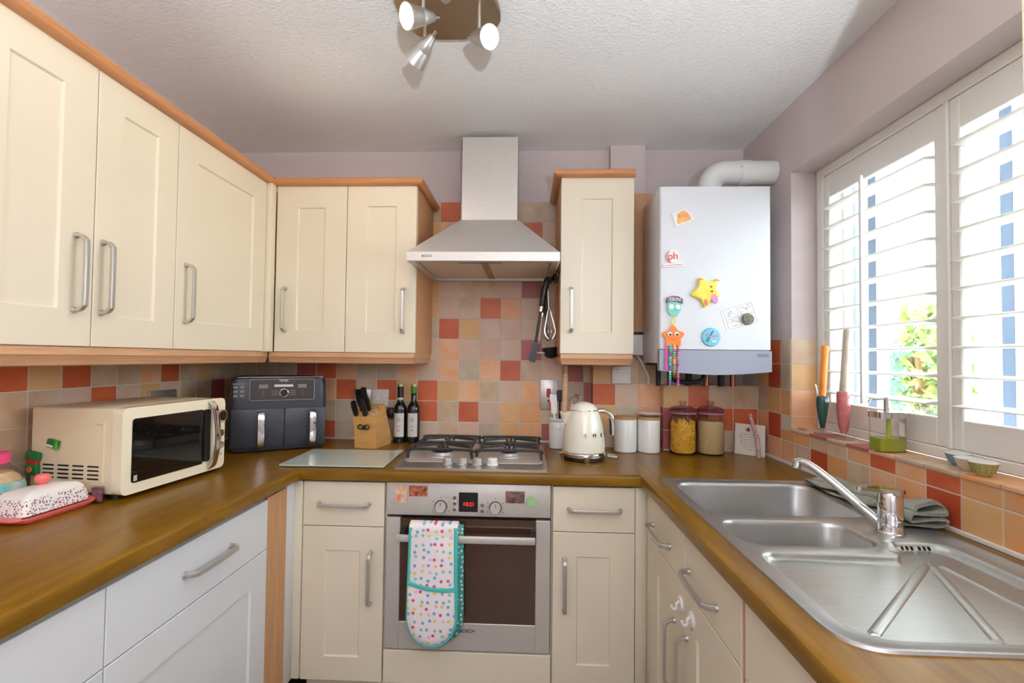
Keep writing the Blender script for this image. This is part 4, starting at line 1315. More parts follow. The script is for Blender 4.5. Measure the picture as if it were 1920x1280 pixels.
# ================================================================== kettle side
kt = thing('electric_kettle', 'cream retro electric kettle with a chrome base and handle', 'kettle', (0.238, -0.372, ZC))
obj('power_base', lathe(B(), [(0.080, 0.0), (0.084, 0.003), (0.084, 0.012), (0.078, 0.014), (0.0, 0.014)], 40), BLACKM, kt)
obj('chrome_skirt', lathe(B(), [(0.078, 0.014), (0.0885, 0.016), (0.0895, 0.028), (0.087, 0.032), (0.0, 0.032)], 44), CHROME, kt)
for a in (-90, 0, 90, 180):
    t = rad(a + 2)
    obj('base_foot', cyl(B(), (0.083 * math.cos(t), 0.083 * math.sin(t), 0.0), (0.084 * math.cos(t), 0.084 * math.sin(t), 0.024), 0.010, 0.016, 14), CHROME, kt)
bp = obj('body', lathe(B(), [(0.083, 0.032), (0.0865, 0.036), (0.0865, 0.05), (0.083, 0.10), (0.076, 0.145), (0.066, 0.180), (0.058, 0.198), (0.056, 0.2), (0.0, 0.2)], 48), CREAMK, kt)
obj('lid', lathe(B(), [(0.056, 0.2005), (0.0575, 0.203), (0.055, 0.209), (0.044, 0.222), (0.025, 0.231), (0.010, 0.234), (0.0, 0.235)], 40), CREAMK, kt)
obj('lid_seam', lathe(B(), [(0.0572, 0.1985), (0.0585, 0.2), (0.0572, 0.2025)], 40), CHROME, kt)
# spout on the left
bm = B()
ring_faces(bm, [[(-0.060, -0.022, 0.130), (-0.060, 0.022, 0.130), (-0.052, 0.026, 0.196), (-0.052, -0.026, 0.196)],
                [(-0.082, -0.010, 0.150), (-0.082, 0.010, 0.150), (-0.084, 0.019, 0.190), (-0.084, -0.019, 0.190)],
                [(-0.096, -0.003, 0.178), (-0.096, 0.003, 0.178), (-0.099, 0.012, 0.194), (-0.099, -0.012, 0.194)]])
obj('spout', bm, CREAMK, kt)
hp = smooth_path([(0.058, 0, 0.196), (0.085, 0, 0.196), (0.108, 0, 0.180), (0.118, 0, 0.150), (0.120, 0, 0.100)], 6)
hd = obj('handle', tube(B(), hp, 1.0, sec=rrect(-0.016, 0.016, -0.008, 0.008, 0.005, 3), ref=(0, 1, 0)), CHROME, kt)
obj('handle_grip', tube(B(), smooth_path([(0.109, 0, 0.168), (0.111, 0, 0.14), (0.112, 0, 0.102)], 4), 1.0, sec=rrect(-0.012, 0.012, -0.004, 0.004, 0.003, 2), ref=(0, 1, 0)), BLACK, hd)
for ch_, a in (('S', -92), ('M', -66), ('E', -40), ('G', -14)):
    t = rad(a)
    r_ = 0.0836
    o = text('chrome_letter', ch_, 0.021, mat('letter_grey_' + ch_, (120, 118, 114), 0.3, 0.7), bp, (r_ * math.cos(t), r_ * math.sin(t), 0.106), (PI / 2 - rad(6), 0, t + PI / 2), 0.0016)
obj('cable', tube(B(), smooth_path([(0.075, 0.03, 0.010), (0.105, 0.035, 0.006), (0.135, 0.02, 0.0045), (0.140, 0.05, 0.0045), (0.115, 0.085, 0.0045), (0.10, 0.12, 0.0045)], 6), 0.0035, 8), CERAM, kt)

# ---- utensil pot and what stands in it
up_ = thing('utensil_pot', 'white ceramic utensil jar behind the kettle', 'utensil jar', (0.148, -0.140, ZC))
obj('pot', lathe(B(), [(0.036, 0.0), (0.041, 0.003), (0.042, 0.02), (0.042, 0.108), (0.039, 0.120), (0.044, 0.128), (0.046, 0.136), (0.044, 0.138), (0.037, 0.130), (0.037, 0.02), (0.0, 0.016)], 36), CERAM, up_)
obj('heart_mark', tube(B(), smooth_path([(-0.014, -0.0435, 0.098), (0.0, -0.0445, 0.088), (0.014, -0.0435, 0.098)], 5), 0.001, 6), GROUT, up_)
def stick(name, label, cat, pts, r_, m_, grp='utensils standing in the white jar'):
    o = obj(name, tube(B(), smooth_path(pts, 5), r_, 12), m_)
    return tag(o, label, cat, grp)
bz = ZC + 0.02
rp_ = thing('rolling_pin', 'tall pale wooden rolling pin in the white utensil jar', 'rolling pin', (0.172, -0.140, bz), 0, 'utensils standing in the white jar')
rp_.rotation_euler = (0, rad(1.5), 0)
obj('roller', lathe(B(), [(0.0, 0), (0.0125, 0.003), (0.0135, 0.10), (0.0135, 0.30), (0.012, 0.322), (0.0095, 0.325), (0.0105, 0.340), (0.0115, 0.350), (0.008, 0.358), (0.0, 0.36)], 22), mat('pale_beech', (226, 186, 148), 0.5, var=0.08, vscale=5, stretch=(3, 3, 20)), rp_)
sp1 = thing('spatula', 'white spatula with a red edge in the utensil jar', 'spatula', (0.142, -0.150, bz), 0, 'utensils standing in the white jar')
sp1.rotation_euler = (rad(4), rad(-6), 0)
obj('handle', cyl(B(), (0, 0, 0), (0, 0, 0.15), 0.005, 0.005, 10), CERAM, sp1)
obj('blade', prism(B(), rounded([(-0.012, 0.14), (0.014, 0.14), (0.020, 0.225), (-0.012, 0.232)], 0.005, 3), -0.003, 0.003, 'xz'), CERAM, sp1)
obj('red_edge', prism(B(), rounded([(-0.019, 0.175), (-0.0125, 0.14), (-0.010, 0.19), (-0.016, 0.21)], 0.002, 2), -0.0032, 0.0032, 'xz'), mat('red_silicone', (206, 50, 40), 0.5), sp1)
bs_ = thing('spoon', 'dark serving spoon between the rolling pin and spatula', 'spoon', (0.156, -0.125, bz), 0, 'utensils standing in the white jar')
obj('handle', cyl(B(), (0, 0, 0), (0, 0, 0.20), 0.0045, 0.0045, 10), BLACK, bs_)
obj('bowl', prism(B(), rounded([(-0.013, 0.19), (0.013, 0.19), (0.016, 0.245), (-0.016, 0.245)], 0.010, 4), -0.003, 0.003, 'xz'), BLACK, bs_)
wh = thing('balloon_whisk', 'steel balloon whisk leaning out of the utensil jar over the kettle', 'whisk', (0.158, -0.130, bz), 0, 'utensils standing in the white jar')
wh.rotation_euler = (0, rad(20), 0)
obj('handle', cyl(B(), (0, 0, 0), (0, 0, 0.115), 0.007, 0.006, 12), STEEL, wh)
bm = B()
for i in range(5):
    a = PI * i / 5
    pts = [(0.004 * math.cos(a), 0.004 * math.sin(a), 0.11), (0.026 * math.cos(a), 0.026 * math.sin(a), 0.19), (0.018 * math.cos(a), 0.018 * math.sin(a), 0.228), (0, 0, 0.238),
           (-0.018 * math.cos(a), -0.018 * math.sin(a), 0.228), (-0.026 * math.cos(a), -0.026 * math.sin(a), 0.19), (-0.004 * math.cos(a), -0.004 * math.sin(a), 0.11)]
    tube(bm, smooth_path(pts, 4), 0.0014, 6)
obj('wires', bm, CHROME, wh)

# ---- two canisters, small dish on the right one
def canister(label, x):
    c_ = thing('canister', label, 'canister', (x, -0.190, ZC), 0, 'white storage canisters')
    obj('pot', lathe(B(), [(0.046, 0.0), (0.0495, 0.003), (0.050, 0.14), (0.048, 0.144), (0.0, 0.144)], 40), CERAM, c_)
    obj('lid', lathe(B(), [(0.0485, 0.1445), (0.0515, 0.146), (0.0515, 0.154), (0.049, 0.156), (0.0, 0.156)], 40), WOODL, c_)
    return c_
canister('white canister with a wooden lid next to the kettle', 0.445)
canister('white canister with a wooden lid carrying a small dish', 0.548)
dsh = obj('small_dish', lathe(B(), [(0.020, 0.0), (0.022, 0.001), (0.040, 0.010), (0.053, 0.013), (0.054, 0.015), (0.040, 0.0125), (0.020, 0.003), (0.0, 0.003)], 36), CERAM, None, (0.550, -0.190, ZC + 0.1565))
tag(dsh, 'small white dish lying on the wooden canister lid', 'dish')

# ---- two glass storage jars
def glass_jar(label, x):
    j = thing('storage_jar', label, 'jar', (x, -0.213, ZC), 0, 'glass storage jars')
    obj('glass_body', lathe(B(), [(0.048, 0.0), (0.056, 0.004), (0.058, 0.014), (0.058, 0.135), (0.055, 0.150), (0.047, 0.163), (0.047, 0.170), (0.050, 0.174), (0.0505, 0.178)], 40), GLASS, j)
    ld_ = obj('lid', lathe(B(), [(0.054, 0.179), (0.056, 0.181), (0.055, 0.194), (0.047, 0.203), (0.030, 0.207), (0.013, 0.209), (0.010, 0.214), (0.016, 0.222), (0.015, 0.230), (0.0, 0.232)], 40), PINKGL, j)
    obj('seal', lathe(B(), [(0.0515, 0.1745), (0.0555, 0.176), (0.0555, 0.182), (0.0515, 0.183)], 40), mat('plum_seal', (178, 130, 150), 0.4), j)
    obj('inner_base', lathe(B(), [(0.0, 0.001), (0.050, 0.001), (0.053, 0.006), (0.0, 0.006)], 36), mat('jar_base_glass', (70, 66, 58), 0.2), j)
    return j
glass_jar('glass jar full of yellow pasta twists', 0.692)
glass_jar('glass jar full of pale couscous grains', 0.811)
rr_ = random.Random(4)
bm = B()
lathe(bm, [(0.0, 0.0), (0.044, 0.0), (0.046, 0.125), (0.0, 0.13)], 20)
for i in range(430):
    a = rr_.uniform(0, 2 * PI); z = rr_.uniform(0.006, 0.136); rd_ = 0.0465 if z < 0.128 else rr_.uniform(0, 0.045)
    t = rr_.uniform(-1.2, 1.2)
    u = Vector((-math.sin(a) * math.cos(t), math.cos(a) * math.cos(t), math.sin(t)))
    c_ = Vector((rd_ * math.cos(a), rd_ * math.sin(a), z))
    k1, k2 = c_ - u * 0.0125, c_ + u * 0.0125
    k1.z = max(k1.z, 0.003); k2.z = max(k2.z, 0.003)
    mid = c_ + Vector((math.cos(a), math.sin(a), 0)) * 0.003
    k1.xy *= min(1, 0.052 / max(k1.xy.length, 1e-6)); k2.xy *= min(1, 0.052 / max(k2.xy.length, 1e-6))
    tube(bm, [k1, mid, k2], 0.0034, 6)
pa = obj('pasta', bm, mat('pasta_yellow', (236, 186, 62), 0.5, var=0.15, vscale=60, c2=(220, 160, 40)), None, (0.692, -0.213, ZC + 0.0065))
tag(pa, 'yellow pasta twists filling the left glass jar', 'pasta', kind='stuff')
cs = obj('couscous', lathe(B(), [(0.0, 0.0), (0.053, 0.0), (0.0555, 0.008), (0.0560, 0.125), (0.052, 0.138), (0.0, 0.136)], 40), mat('couscous_grain', (226, 194, 140), 0.8, var=0.22, vscale=330, bump=0.4, bscale=350), None, (0.811, -0.213, ZC + 0.0065))
tag(cs, 'pale couscous filling the right glass jar', 'couscous', kind='stuff')

# ---- recipe plaque and decorated spoon
pq = thing('plaque', 'small cream plaque with a starfish and handwritten lines', 'plaque', (0.9225, -0.1965, ZC), rad(-42))
pqb = obj('board', box(B(), 0.0, 0.123, 0.0, 0.006, 0.0, 0.134, 0.001, 1), mat('cream_card', (232, 222, 208), 0.6), pq, rot=(rad(-4), 0, 0))
bm = B()
for i in range(7):
    w_ = (0.07, 0.078, 0.07, 0.074, 0.072, 0.05, 0.022)[i]
    x = 0.060 - w_ / 2
    while x < 0.060 + w_ / 2:
        l_ = rr_.uniform(0.006, 0.013)
        box(bm, x, x + l_, -0.0006, 0.0003, 0.088 - i * 0.0105, 0.0895 - i * 0.0105 + rr_.uniform(0, 0.0008))
        x += l_ + 0.004
obj('handwriting', bm, mat('ink_grey', (120, 108, 100), 0.6), pqb)
def star_poly(n, r0, r1, rot=0.0, cx=0.0, cy=0.0):
    return [(cx + (r0 if i % 2 == 0 else r1) * math.sin(rot + PI * i / n), cy + (r0 if i % 2 == 0 else r1) * math.cos(rot + PI * i / n)) for i in range(2 * n)]
obj('starfish', prism(B(), star_poly(5, 0.013, 0.0045, 0.2, 0.056, 0.110), -0.004, 0.0, 'xz'), mat('starfish_red', (120, 50, 40), 0.6), pqb)
ds = thing('decorated_spoon', 'slim pink patterned spreader leaning on the cream plaque', 'spreader', (0.985, -0.270, ZC), rad(-42))
SPR = mat('pink_pattern', (224, 200, 200), 0.4, var=0.4, vscale=120, c2=(178, 110, 120))
pts = smooth_path([(0.012, -0.012, 0.0), (0.004, -0.004, 0.075), (-0.022, 0.010, 0.148), (-0.030, 0.014, 0.180)], 5)
n_ = len(pts)
obj('stem', tube(B(), pts, [0.0085 - 0.0015 * math.sin(PI * i / n_) for i in range(n_)], 10), SPR, ds)

# ---- electrical plates at the right
cs_ = thing('cooker_switch', 'steel cooker switch plate with a red rocker behind the utensils', 'switch', (0.110, -0.0005, 1.144))
pl_ = obj('plate', box(B(), -0.0425, 0.0425, -0.008, 0.0, -0.073, 0.073, 0.003, 2), HANDLE, cs_)
obj('rocker', box(B(), -0.011, 0.009, -0.012, -0.007, -0.012, 0.030, 0.002, 1), mat('red_rocker', (196, 30, 34), 0.35), cs_)
obj('neon', cyl(B(), (0, -0.0075, -0.030), (0, -0.0095, -0.030), 0.006, 0.005, 14), mat('dark_red_neon', (110, 20, 26), 0.3), cs_)
for z in (-0.060, 0.060):
    obj('screw', cyl(B(), (0, -0.0075, z), (0, -0.009, z), 0.0035, 0.003, 12), STEEL, cs_)
sp_o = thing('fused_spur', 'white fused spur box under the single cupboard', 'switch', (0.440, -0.1005, 1.248))
obj('plate', box(B(), -0.043, 0.043, -0.022, 0.0, -0.040, 0.040, 0.004, 2), CERAM, sp_o)
obj('fuse_carrier', box(B(), -0.024, 0.024, -0.025, -0.021, 0.010, 0.026, 0.002, 1), WHITEP, sp_o)
for s in (-0.032, 0.032):
    obj('screw', cyl(B(), (s, -0.0215, 0.008), (s, -0.0235, 0.008), 0.0035, 0.003, 12), HANDLE, sp_o)
th = thing('boiler_receiver', 'white boiler receiver box beside the single cupboard', 'control box', (0.520, -0.1005, 1.3865))
obj('cover', box(B(), -0.068, 0.036, -0.070, 0.0, -0.046, 0.048, 0.006, 2), CERAM, th)
obj('indicator', cyl(B(), (0.010, -0.0695, 0.030), (0.010, -0.0715, 0.030), 0.006, 0.005, 14), mat('mint_led', (190, 226, 204), 0.4), th)
obj('slider', prism(B(), rrect(0.006, 0.014, -0.028, -0.006, 0.003, 3), -0.071, -0.0695, 'xz'), GROUT, th)
obj('cable', tube(B(), smooth_path([(-0.012, -0.03, -0.046), (0.004, -0.028, -0.065), (0.030, -0.020, -0.115), (0.046, -0.012, -0.15), (0.048, -0.006, -0.176)], 6), 0.006, 10), CERAM, th)

# ================================================================== hanging utensils on the cupboard side
rl = thing('utensil_rail', 'black utensil hook rail on the side of the single cupboard', 'hook rail', (0.1365, -0.21, 1.685))
obj('bar', box(B(), -0.012, 0.0, -0.09, 0.09, -0.012, 0.012, 0.003, 2), BLACK, rl)
for y in (-0.07, -0.025, 0.02, 0.065):
    obj('hook', tube(B(), smooth_path([(-0.010, y, 0.004), (-0.024, y, -0.002), (-0.030, y, -0.014), (-0.036, y, -0.006)], 4), 0.003, 8), BLACK, rl)
def hang(name, label, cat, y, tilt=(0, 0, 0)):
    r = thing(name, label, cat, (0.092, -0.21 + y, 1.672), 0, 'utensils hanging beside the hood')
    r.rotation_euler = tilt
    return r
a = hang('slotted_turner', 'black slotted turner with a steel collar hanging nearest the hob', 'turner', -0.07, (0, rad(7), 0))
obj('grip', tube(B(), smooth_path([(-0.002, 0, 0.004), (-0.008, 0, -0.02), (-0.012, 0, -0.08), (-0.014, 0, -0.128)], 5), [0.007, 0.008, 0.009, 0.010, 0.012, 0.013, 0.014, 0.0145, 0.0145, 0.0145, 0.014, 0.0135, 0.013, 0.012, 0.011, 0.010], 12), BLACK, a)
obj('collar', cyl(B(), (-0.014, 0, -0.128), (-0.015, 0, -0.150), 0.0095, 0.009, 16), CHROME, a)
obj('shaft', cyl(B(), (-0.015, 0, -0.150), (-0.020, 0, -0.29), 0.006, 0.005, 12), BLACK, a)
obj('blade', prism(B(), rounded([(-0.040, -0.37), (-0.010, -0.375), (-0.006, -0.29), (-0.032, -0.285)], 0.006, 3), -0.018, 0.018, 'xz'), BLACK, a)
a = hang('potato_masher', 'potato masher with a flat steel foot hanging beside the hood', 'masher', -0.025, (0, rad(4), 0))
obj('grip', tube(B(), smooth_path([(0, 0, 0.0), (-0.010, 0, -0.03), (-0.012, 0, -0.12), (-0.013, 0, -0.15)], 5), 0.010, 12), BLACK, a)
obj('collar', cyl(B(), (-0.013, 0, -0.150), (-0.014, 0, -0.166), 0.0105, 0.010, 16), CHROME, a)
obj('shaft', cyl(B(), (-0.014, 0, -0.166), (-0.018, 0, -0.325), 0.0035, 0.0035, 10), CHROME, a)
obj('foot_plate', box(B(), -0.048, 0.010, -0.022, 0.022, -0.331, -0.325, 0.002, 1), STEEL, a)
a = hang('wire_whisk', 'wire whisk hanging beside the hood', 'whisk', 0.02, (0, rad(-3), 0))
obj('handle', cyl(B(), (0, 0, 0.0), (0, 0, -0.13), 0.0045, 0.0055, 12), CHROME, a)
bm = B()
for i in range(5):
    t = PI * i / 5
    pts = [(0.004 * math.cos(t), 0.004 * math.sin(t), -0.13), (0.020 * math.cos(t), 0.020 * math.sin(t), -0.20), (0.024 * math.cos(t), 0.024 * math.sin(t), -0.235), (0, 0, -0.268),
           (-0.024 * math.cos(t), -0.024 * math.sin(t), -0.235), (-0.020 * math.cos(t), -0.020 * math.sin(t), -0.20), (-0.004 * math.cos(t), -0.004 * math.sin(t), -0.13)]
    tube(bm, smooth_path(pts, 4), 0.0012, 6)
obj('wires', bm, CHROME, a)
a = hang('soup_ladle', 'black soup ladle hanging lowest beside the cupboard', 'ladle', 0.065, (0, 0, 0))
obj('grip', tube(B(), smooth_path([(0, 0, 0.0), (-0.004, 0, -0.06), (-0.006, 0, -0.14)], 5), 0.009, 12), BLACK, a)
obj('shaft', tube(B(), smooth_path([(-0.006, 0, -0.14), (-0.004, 0, -0.2), (0.006, 0, -0.27)], 5), 0.0055, 10), BLACK, a)
bm = B()
lathe(bm, [(0.004, -0.352), (0.024, -0.346), (0.037, -0.330), (0.043, -0.300), (0.0405, -0.300), (0.034, -0.328), (0.022, -0.342), (0.0, -0.347)], 28, -0.014, 0)
obj('bowl', bm, BLACK, a, rot=(0, rad(-6), 0))
# ================================================================== oven glove
gx0, gx1 = -0.408, -0.228
gl = thing('oven_glove', 'double oven glove with coloured dots and teal binding on the oven handle', 'oven glove', (gx0, -0.6305, 0.2700))
gw = gx1 - gx0
GLV = dots_mat('dotted_cotton', (238, 230, 230), [(222, 84, 116), (130, 164, 214), (232, 210, 110), (140, 198, 196), (236, 184, 208), (130, 164, 214)], 42, 0.235, 'xz', 0.85, None, 0.55)
GLT = dots_mat('dotted_teal', (64, 160, 150), [(226, 226, 220), (200, 222, 214)], 60, 0.24, 'xz', 0.85, None, 0.5)
ztop, zbot = 0.468, 0.062
def lobe(x0, x1, zt_, zb_, y0, skew=0.0, rb=0.085):
    """outline of a hanging mitt: straight sides, rounded foot"""
    pts = [(x0 + 0.004, zt_), (x1 - 0.002, zt_), (x1 + 0.002, zb_ + rb)]
    for i in range(1, 12):
        t = PI * i / 12
        pts.append(((x0 + x1) / 2 + skew + (x1 - x0) / 2 * math.cos(t), zb_ + rb - rb * math.sin(t)))
    pts.append((x0 - 0.003, zb_ + rb))
    return pts
def sheet(poly, y0, t, belly):
    bm = B()
    cx_ = sum(p[0] for p in poly) / len(poly); cz_ = sum(p[1] for p in poly) / len(poly)
    rings = []
    for k_, dy in ((1.0, 0.0), (1.0, -t * 0.6), (0.97, -t), (0.6, -t - belly), (0.15, -t - belly * 1.2)):
        rings.append([(cx_ + (x - cx_) * k_, y0 + dy, cz_ + (z - cz_) * k_) for x, z in poly])
    ring_faces(bm, rings)
    return bm
fr = lobe(0.006, gw - 0.010, ztop, zbot, 0)
m1 = obj('front_mitt', sheet(fr, -0.058, 0.012, 0.004), GLV, gl, sharp=60)
obj('binding', tube(B(), [(x, -0.066, z) for x, z in fr[2:] + fr[:1]] , 1.0, sec=[(0.0075 * math.cos(2 * PI * i / 10), 0.006 * math.sin(2 * PI * i / 10)) for i in range(10)], ref=(0, 1, 0)), TEAL, m1)
obj('binding', tube(B(), [(fr[1][0], -0.066, fr[1][1]), (fr[2][0], -0.066, fr[2][1])], 0.008, 10), TEAL, m1)
pz = 0.262
obj('pocket_binding', tube(B(), smooth_path([(0.004, -0.075, pz + 0.018), (gw * 0.35, -0.078, pz + 0.002), (gw * 0.7, -0.078, pz - 0.004), (gw - 0.012, -0.075, pz - 0.002)], 5), 1.0, sec=rrect(-0.003, 0.003, -0.007, 0.007, 0.002, 2), ref=(0, 1, 0)), TEAL, m1)
pk_ = [(x, z) for x, z in fr if z < pz] 
pk_ = [(0.004, pz + 0.014)] + [(gw - 0.012, pz - 0.004)] + fr[2:]
obj('pocket', sheet([(0.006 + (x - 0.006) * 0.985, z + 0.004) for x, z in pk_], -0.069, 0.006, 0.003), GLV, m1, sharp=60)
bk = lobe(0.026, gw + 0.012, ztop - 0.004, zbot - 0.016, 0)
obj('rear_mitt', sheet(bk, -0.014, 0.012, 0.003), GLT, gl, sharp=60)
obj('over_handle', tube(B(), smooth_path([(0.5 * gw, -0.066, ztop - 0.03), (0.5 * gw, -0.066, ztop - 0.006), (0.5 * gw, -0.060, ztop + 0.006), (0.5 * gw, -0.046, ztop + 0.010), (0.5 * gw, -0.030, ztop + 0.006), (0.5 * gw, -0.022, ztop - 0.01), (0.5 * gw, -0.020, ztop - 0.04)], 4), 1.0, sec=[(-gw * 0.47, -0.005), (gw * 0.47, -0.005), (gw * 0.47, 0.005), (-gw * 0.47, 0.005)], ref=(1, 0, 0)), GLV, gl)
zsh = ztop - (0.425 + 0.012)
gl.location.z -= zsh - 0.022

# ================================================================== magnets
def flat(name, poly, d, m_, parent, loc=(0, 0, 0), rot=(0, 0, 0)):
    return obj(name, prism(B(), poly, -d, 0.0, 'xz'), m_, parent, loc, rot)
OY = -0.6308
oven_mag = [('tall bright picture magnet at the left end of the oven panel', -0.4505, 0.825, 0.044, 0.064, (214, 120, 70), (236, 226, 200), 40),
            ('dark concert picture magnet on the left of the oven panel', -0.3875, 0.836, 0.072, 0.042, (60, 46, 46), (232, 130, 90), 70),
            ('dark skyline picture magnet on the right of the oven panel', -0.0365, 0.821, 0.072, 0.046, (48, 48, 58), (160, 120, 110), 45)]
for lb, x, z, w_, h2, c1, c2_, s_ in oven_mag:
    r = thing('picture_magnet', lb, 'magnet', (x, OY, z), 0, 'picture magnets on the oven')
    flat('backing', rrect(-w_ / 2, w_ / 2, -h2 / 2, h2 / 2, 0.002, 2), 0.003, PALE, r)
    flat('picture', rrect(-w_ / 2 + 0.002, w_ / 2 - 0.002, -h2 / 2 + 0.002, h2 / 2 - 0.002, 0.001, 2), 0.0006, mat('magnet_picture', c1, 0.35, var=0.5, vscale=s_, c2=c2_), r, (0, -0.003, 0))
r = thing('round_magnet', 'round pale green magnet at the right end of the oven panel', 'magnet', (0.023, OY, 0.806))
obj('disc', cyl(B(), (0, 0, 0), (0, -0.004, 0), 0.020, 0.019, 28), mat('pale_green_print', (176, 204, 170), 0.35, var=0.3, vscale=60, c2=(140, 190, 120)), r)

BY = -0.4502
def bmag(name, label, x, z, tilt=0.0):
    r = thing(name, label, 'magnet', (x, BY, z), 0, 'magnets on the boiler')
    r.rotation_euler = (0, rad(tilt), 0)
    return r
r = bmag('picture_magnet', 'torn-edged orange and yellow picture magnet at the top of the boiler', 0.615, 1.888, -16)
flat('backing', rounded([(-0.038, -0.030), (0.040, -0.024), (0.034, 0.006), (0.018, 0.032), (-0.040, 0.026)], 0.002, 2), 0.003, CERAM, r)
flat('picture', rounded([(-0.030, -0.022), (0.030, -0.018), (0.024, 0.006), (0.010, 0.026), (-0.018, 0.018)], 0.006, 3), 0.001, mat('orange_scene', (240, 200, 110), 0.4, var=0.4, vscale=30, c2=(236, 130, 84)), r, (0, -0.003, 0))
r = bmag('logo_magnet', 'round white logo magnet with red ph lettering on the boiler', 0.574, 1.725, -4)
obj('disc', cyl(B(), (0, 0, 0.006), (0, -0.005, 0.006), 0.026, 0.026, 32), CERAM, r)
flat('base_strip', rrect(-0.040, 0.040, -0.036, -0.022, 0.002, 2), 0.005, CERAM, r)
RPR = mat('logo_red', (226, 60, 66), 0.4)
text('ph_letters', 'ph', 0.042, RPR, r, (0.001, -0.0056, 0.006), FACE_CAM, 0.0005)
obj('ring_arc', tube(B(), [(0.023 * math.cos(rad(a_)), -0.0052, 0.006 + 0.023 * math.sin(rad(a_))) for a_ in range(120, 250, 8)], 0.0016, 6), RPR, r)
bm = B()
x = -0.034
while x < 0.033:
    l_ = rr_.uniform(0.003, 0.006); box(bm, x, x + l_, -0.0056, -0.0048, -0.030, -0.0275); x += l_ + 0.0014
obj('small_print', bm, RPR, r)
r = bmag('star_magnet', 'yellow star-shaped magnet with a pink patch on the boiler', 0.703, 1.588, 8)
YEL = mat('yellow_foam', (246, 214, 70), 0.6, var=0.12, vscale=40, c2=(248, 226, 110))
bm = B()
sp5 = [(-0.034, 0.060), (-0.006, 0.042), (0.022, 0.046), (0.042, 0.066), (0.034, 0.020), (0.056, -0.010), (0.022, -0.026), (0.004, -0.066), (-0.018, -0.030), (-0.060, -0.020), (-0.036, 0.014)]
sp5 = rounded(sp5, 0.007, 3)
ring_faces(bm, [[(x, 0, z) for x, z in sp5], [(x, -0.010, z) for x, z in sp5], [(x * 0.86, -0.014, z * 0.86) for x, z in sp5]])
st = obj('star', bm, YEL, r)
obj('pink_patch', lathe(B(), [(0.013, 0), (0.012, 0.0025), (0.0, 0.003)], 20, sx=1.0, sy=1.5), mat('pink_enamel', (232, 140, 190), 0.4), st, (0.034, -0.0125, -0.020), (PI / 2, rad(-30), 0))
obj('orange_patch', lathe(B(), [(0.008, 0), (0.007, 0.002), (0.0, 0.0025)], 18, sx=1.0, sy=1.7), mat('orange_enamel', (230, 130, 80), 0.4), st, (0.004, -0.0135, -0.040), (PI / 2, rad(-20), 0))
for x, z in ((0.014, 0.024), (0.020, 0.006)):
    obj('brown_dot', lathe(B(), [(0.004, 0), (0.0035, 0.002), (0.0, 0.0022)], 12), mat('brown_dot', (120, 76, 40), 0.5), st, (x, -0.0135, z), (PI / 2, 0, 0))
for x, z in ((-0.028, 0.048), (0.034, 0.052)):
    obj('orange_tip', box(B(), x - 0.009, x + 0.009, -0.0145, -0.0125, z - 0.002, z + 0.002, 0.0008, 1), MATS['orange_enamel'], st, rot=(0, 0, 0))
r = bmag('name_magnet', 'turquoise name magnet with an arched ERIN plate on the boiler', 0.580, 1.530, 3)
TQ = mat('turquoise_resin', (120, 202, 190), 0.4)
pl = [(0.034 * math.sin(rad(a_)), 0.034 * math.cos(rad(a_)) + 0.0) for a_ in range(-60, 61, 10)]
pl2 = [(0.050 * math.sin(rad(a_ * 0.8)), 0.050 * math.cos(rad(a_ * 0.8))) for a_ in range(50, -51, -10)]
flat('shield', rounded([(-0.028, 0.018), (0.028, 0.018), (0.024, -0.016), (0.010, -0.036), (-0.012, -0.036), (-0.026, -0.016)], 0.010, 4), 0.008, TQ, r)
flat('name_plate', rounded([(-0.033, 0.014), (-0.014, 0.022), (0.014, 0.022), (0.033, 0.012), (0.030, 0.034), (0.012, 0.043), (-0.014, 0.043), (-0.032, 0.034)], 0.004, 3), 0.010, mat('plum_plate', (122, 92, 120), 0.4), r)
text('name_letters', 'ERIN', 0.021, CERAM, r, (0, -0.0105, 0.029), FACE_CAM, 0.0005)
for s in (-0.012, 0.013):
    obj('pale_oval', lathe(B(), [(0.0105, 0), (0.010, 0.002), (0.0, 0.0025)], 20, sx=1.0, sy=1.0), CERAM, r, (s, -0.0082, 0.0), (PI / 2, 0, 0))
# orange foam star with beaded legs hanging from the ERIN magnet
r = thing('star_charm', 'orange foam star with googly eyes and beaded legs on the boiler', 'charm', (0.5755, BY - 0.0045, 1.412))
OR = mat('orange_foam', (250, 132, 62), 0.7)
sp5 = rounded(star_poly(5, 0.050, 0.030, 0.0), 0.010, 4)
sb = obj('star', prism(B(), sp5, -0.006, 0.0, 'xz'), OR, r)
YS = mat('yellow_cord', (240, 220, 60), 0.6)
obj('hanging_cord', tube(B(), smooth_path([(0.0, -0.003, 0.044), (-0.006, -0.003, 0.060), (0.002, -0.0085, 0.078), (0.008, -0.003, 0.06), (0.0, -0.003, 0.044)], 4), 0.002, 6), YS, r)
for s in (-0.0145, 0.012):
    e_ = obj('eye', cyl(B(), (s, -0.006, 0.010), (s, -0.010, 0.010), 0.0095, 0.0085, 20), CERAM, sb)
    obj('pupil', cyl(B(), (s + 0.001, -0.0101, 0.008), (s + 0.001, -0.0112, 0.008), 0.0045, 0.0045, 14), BLACK, e_)
obj('smile', tube(B(), smooth_path([(-0.008, -0.0065, -0.008), (0, -0.0065, -0.012), (0.008, -0.0065, -0.008)], 4), 0.0008, 6), REDR, sb)
BC = [mat('bead_' + str(i), c_, 0.3) for i, c_ in enumerate([(250, 96, 60), (90, 200, 90), (80, 200, 220), (240, 80, 170), (250, 210, 70), (120, 90, 200)])]
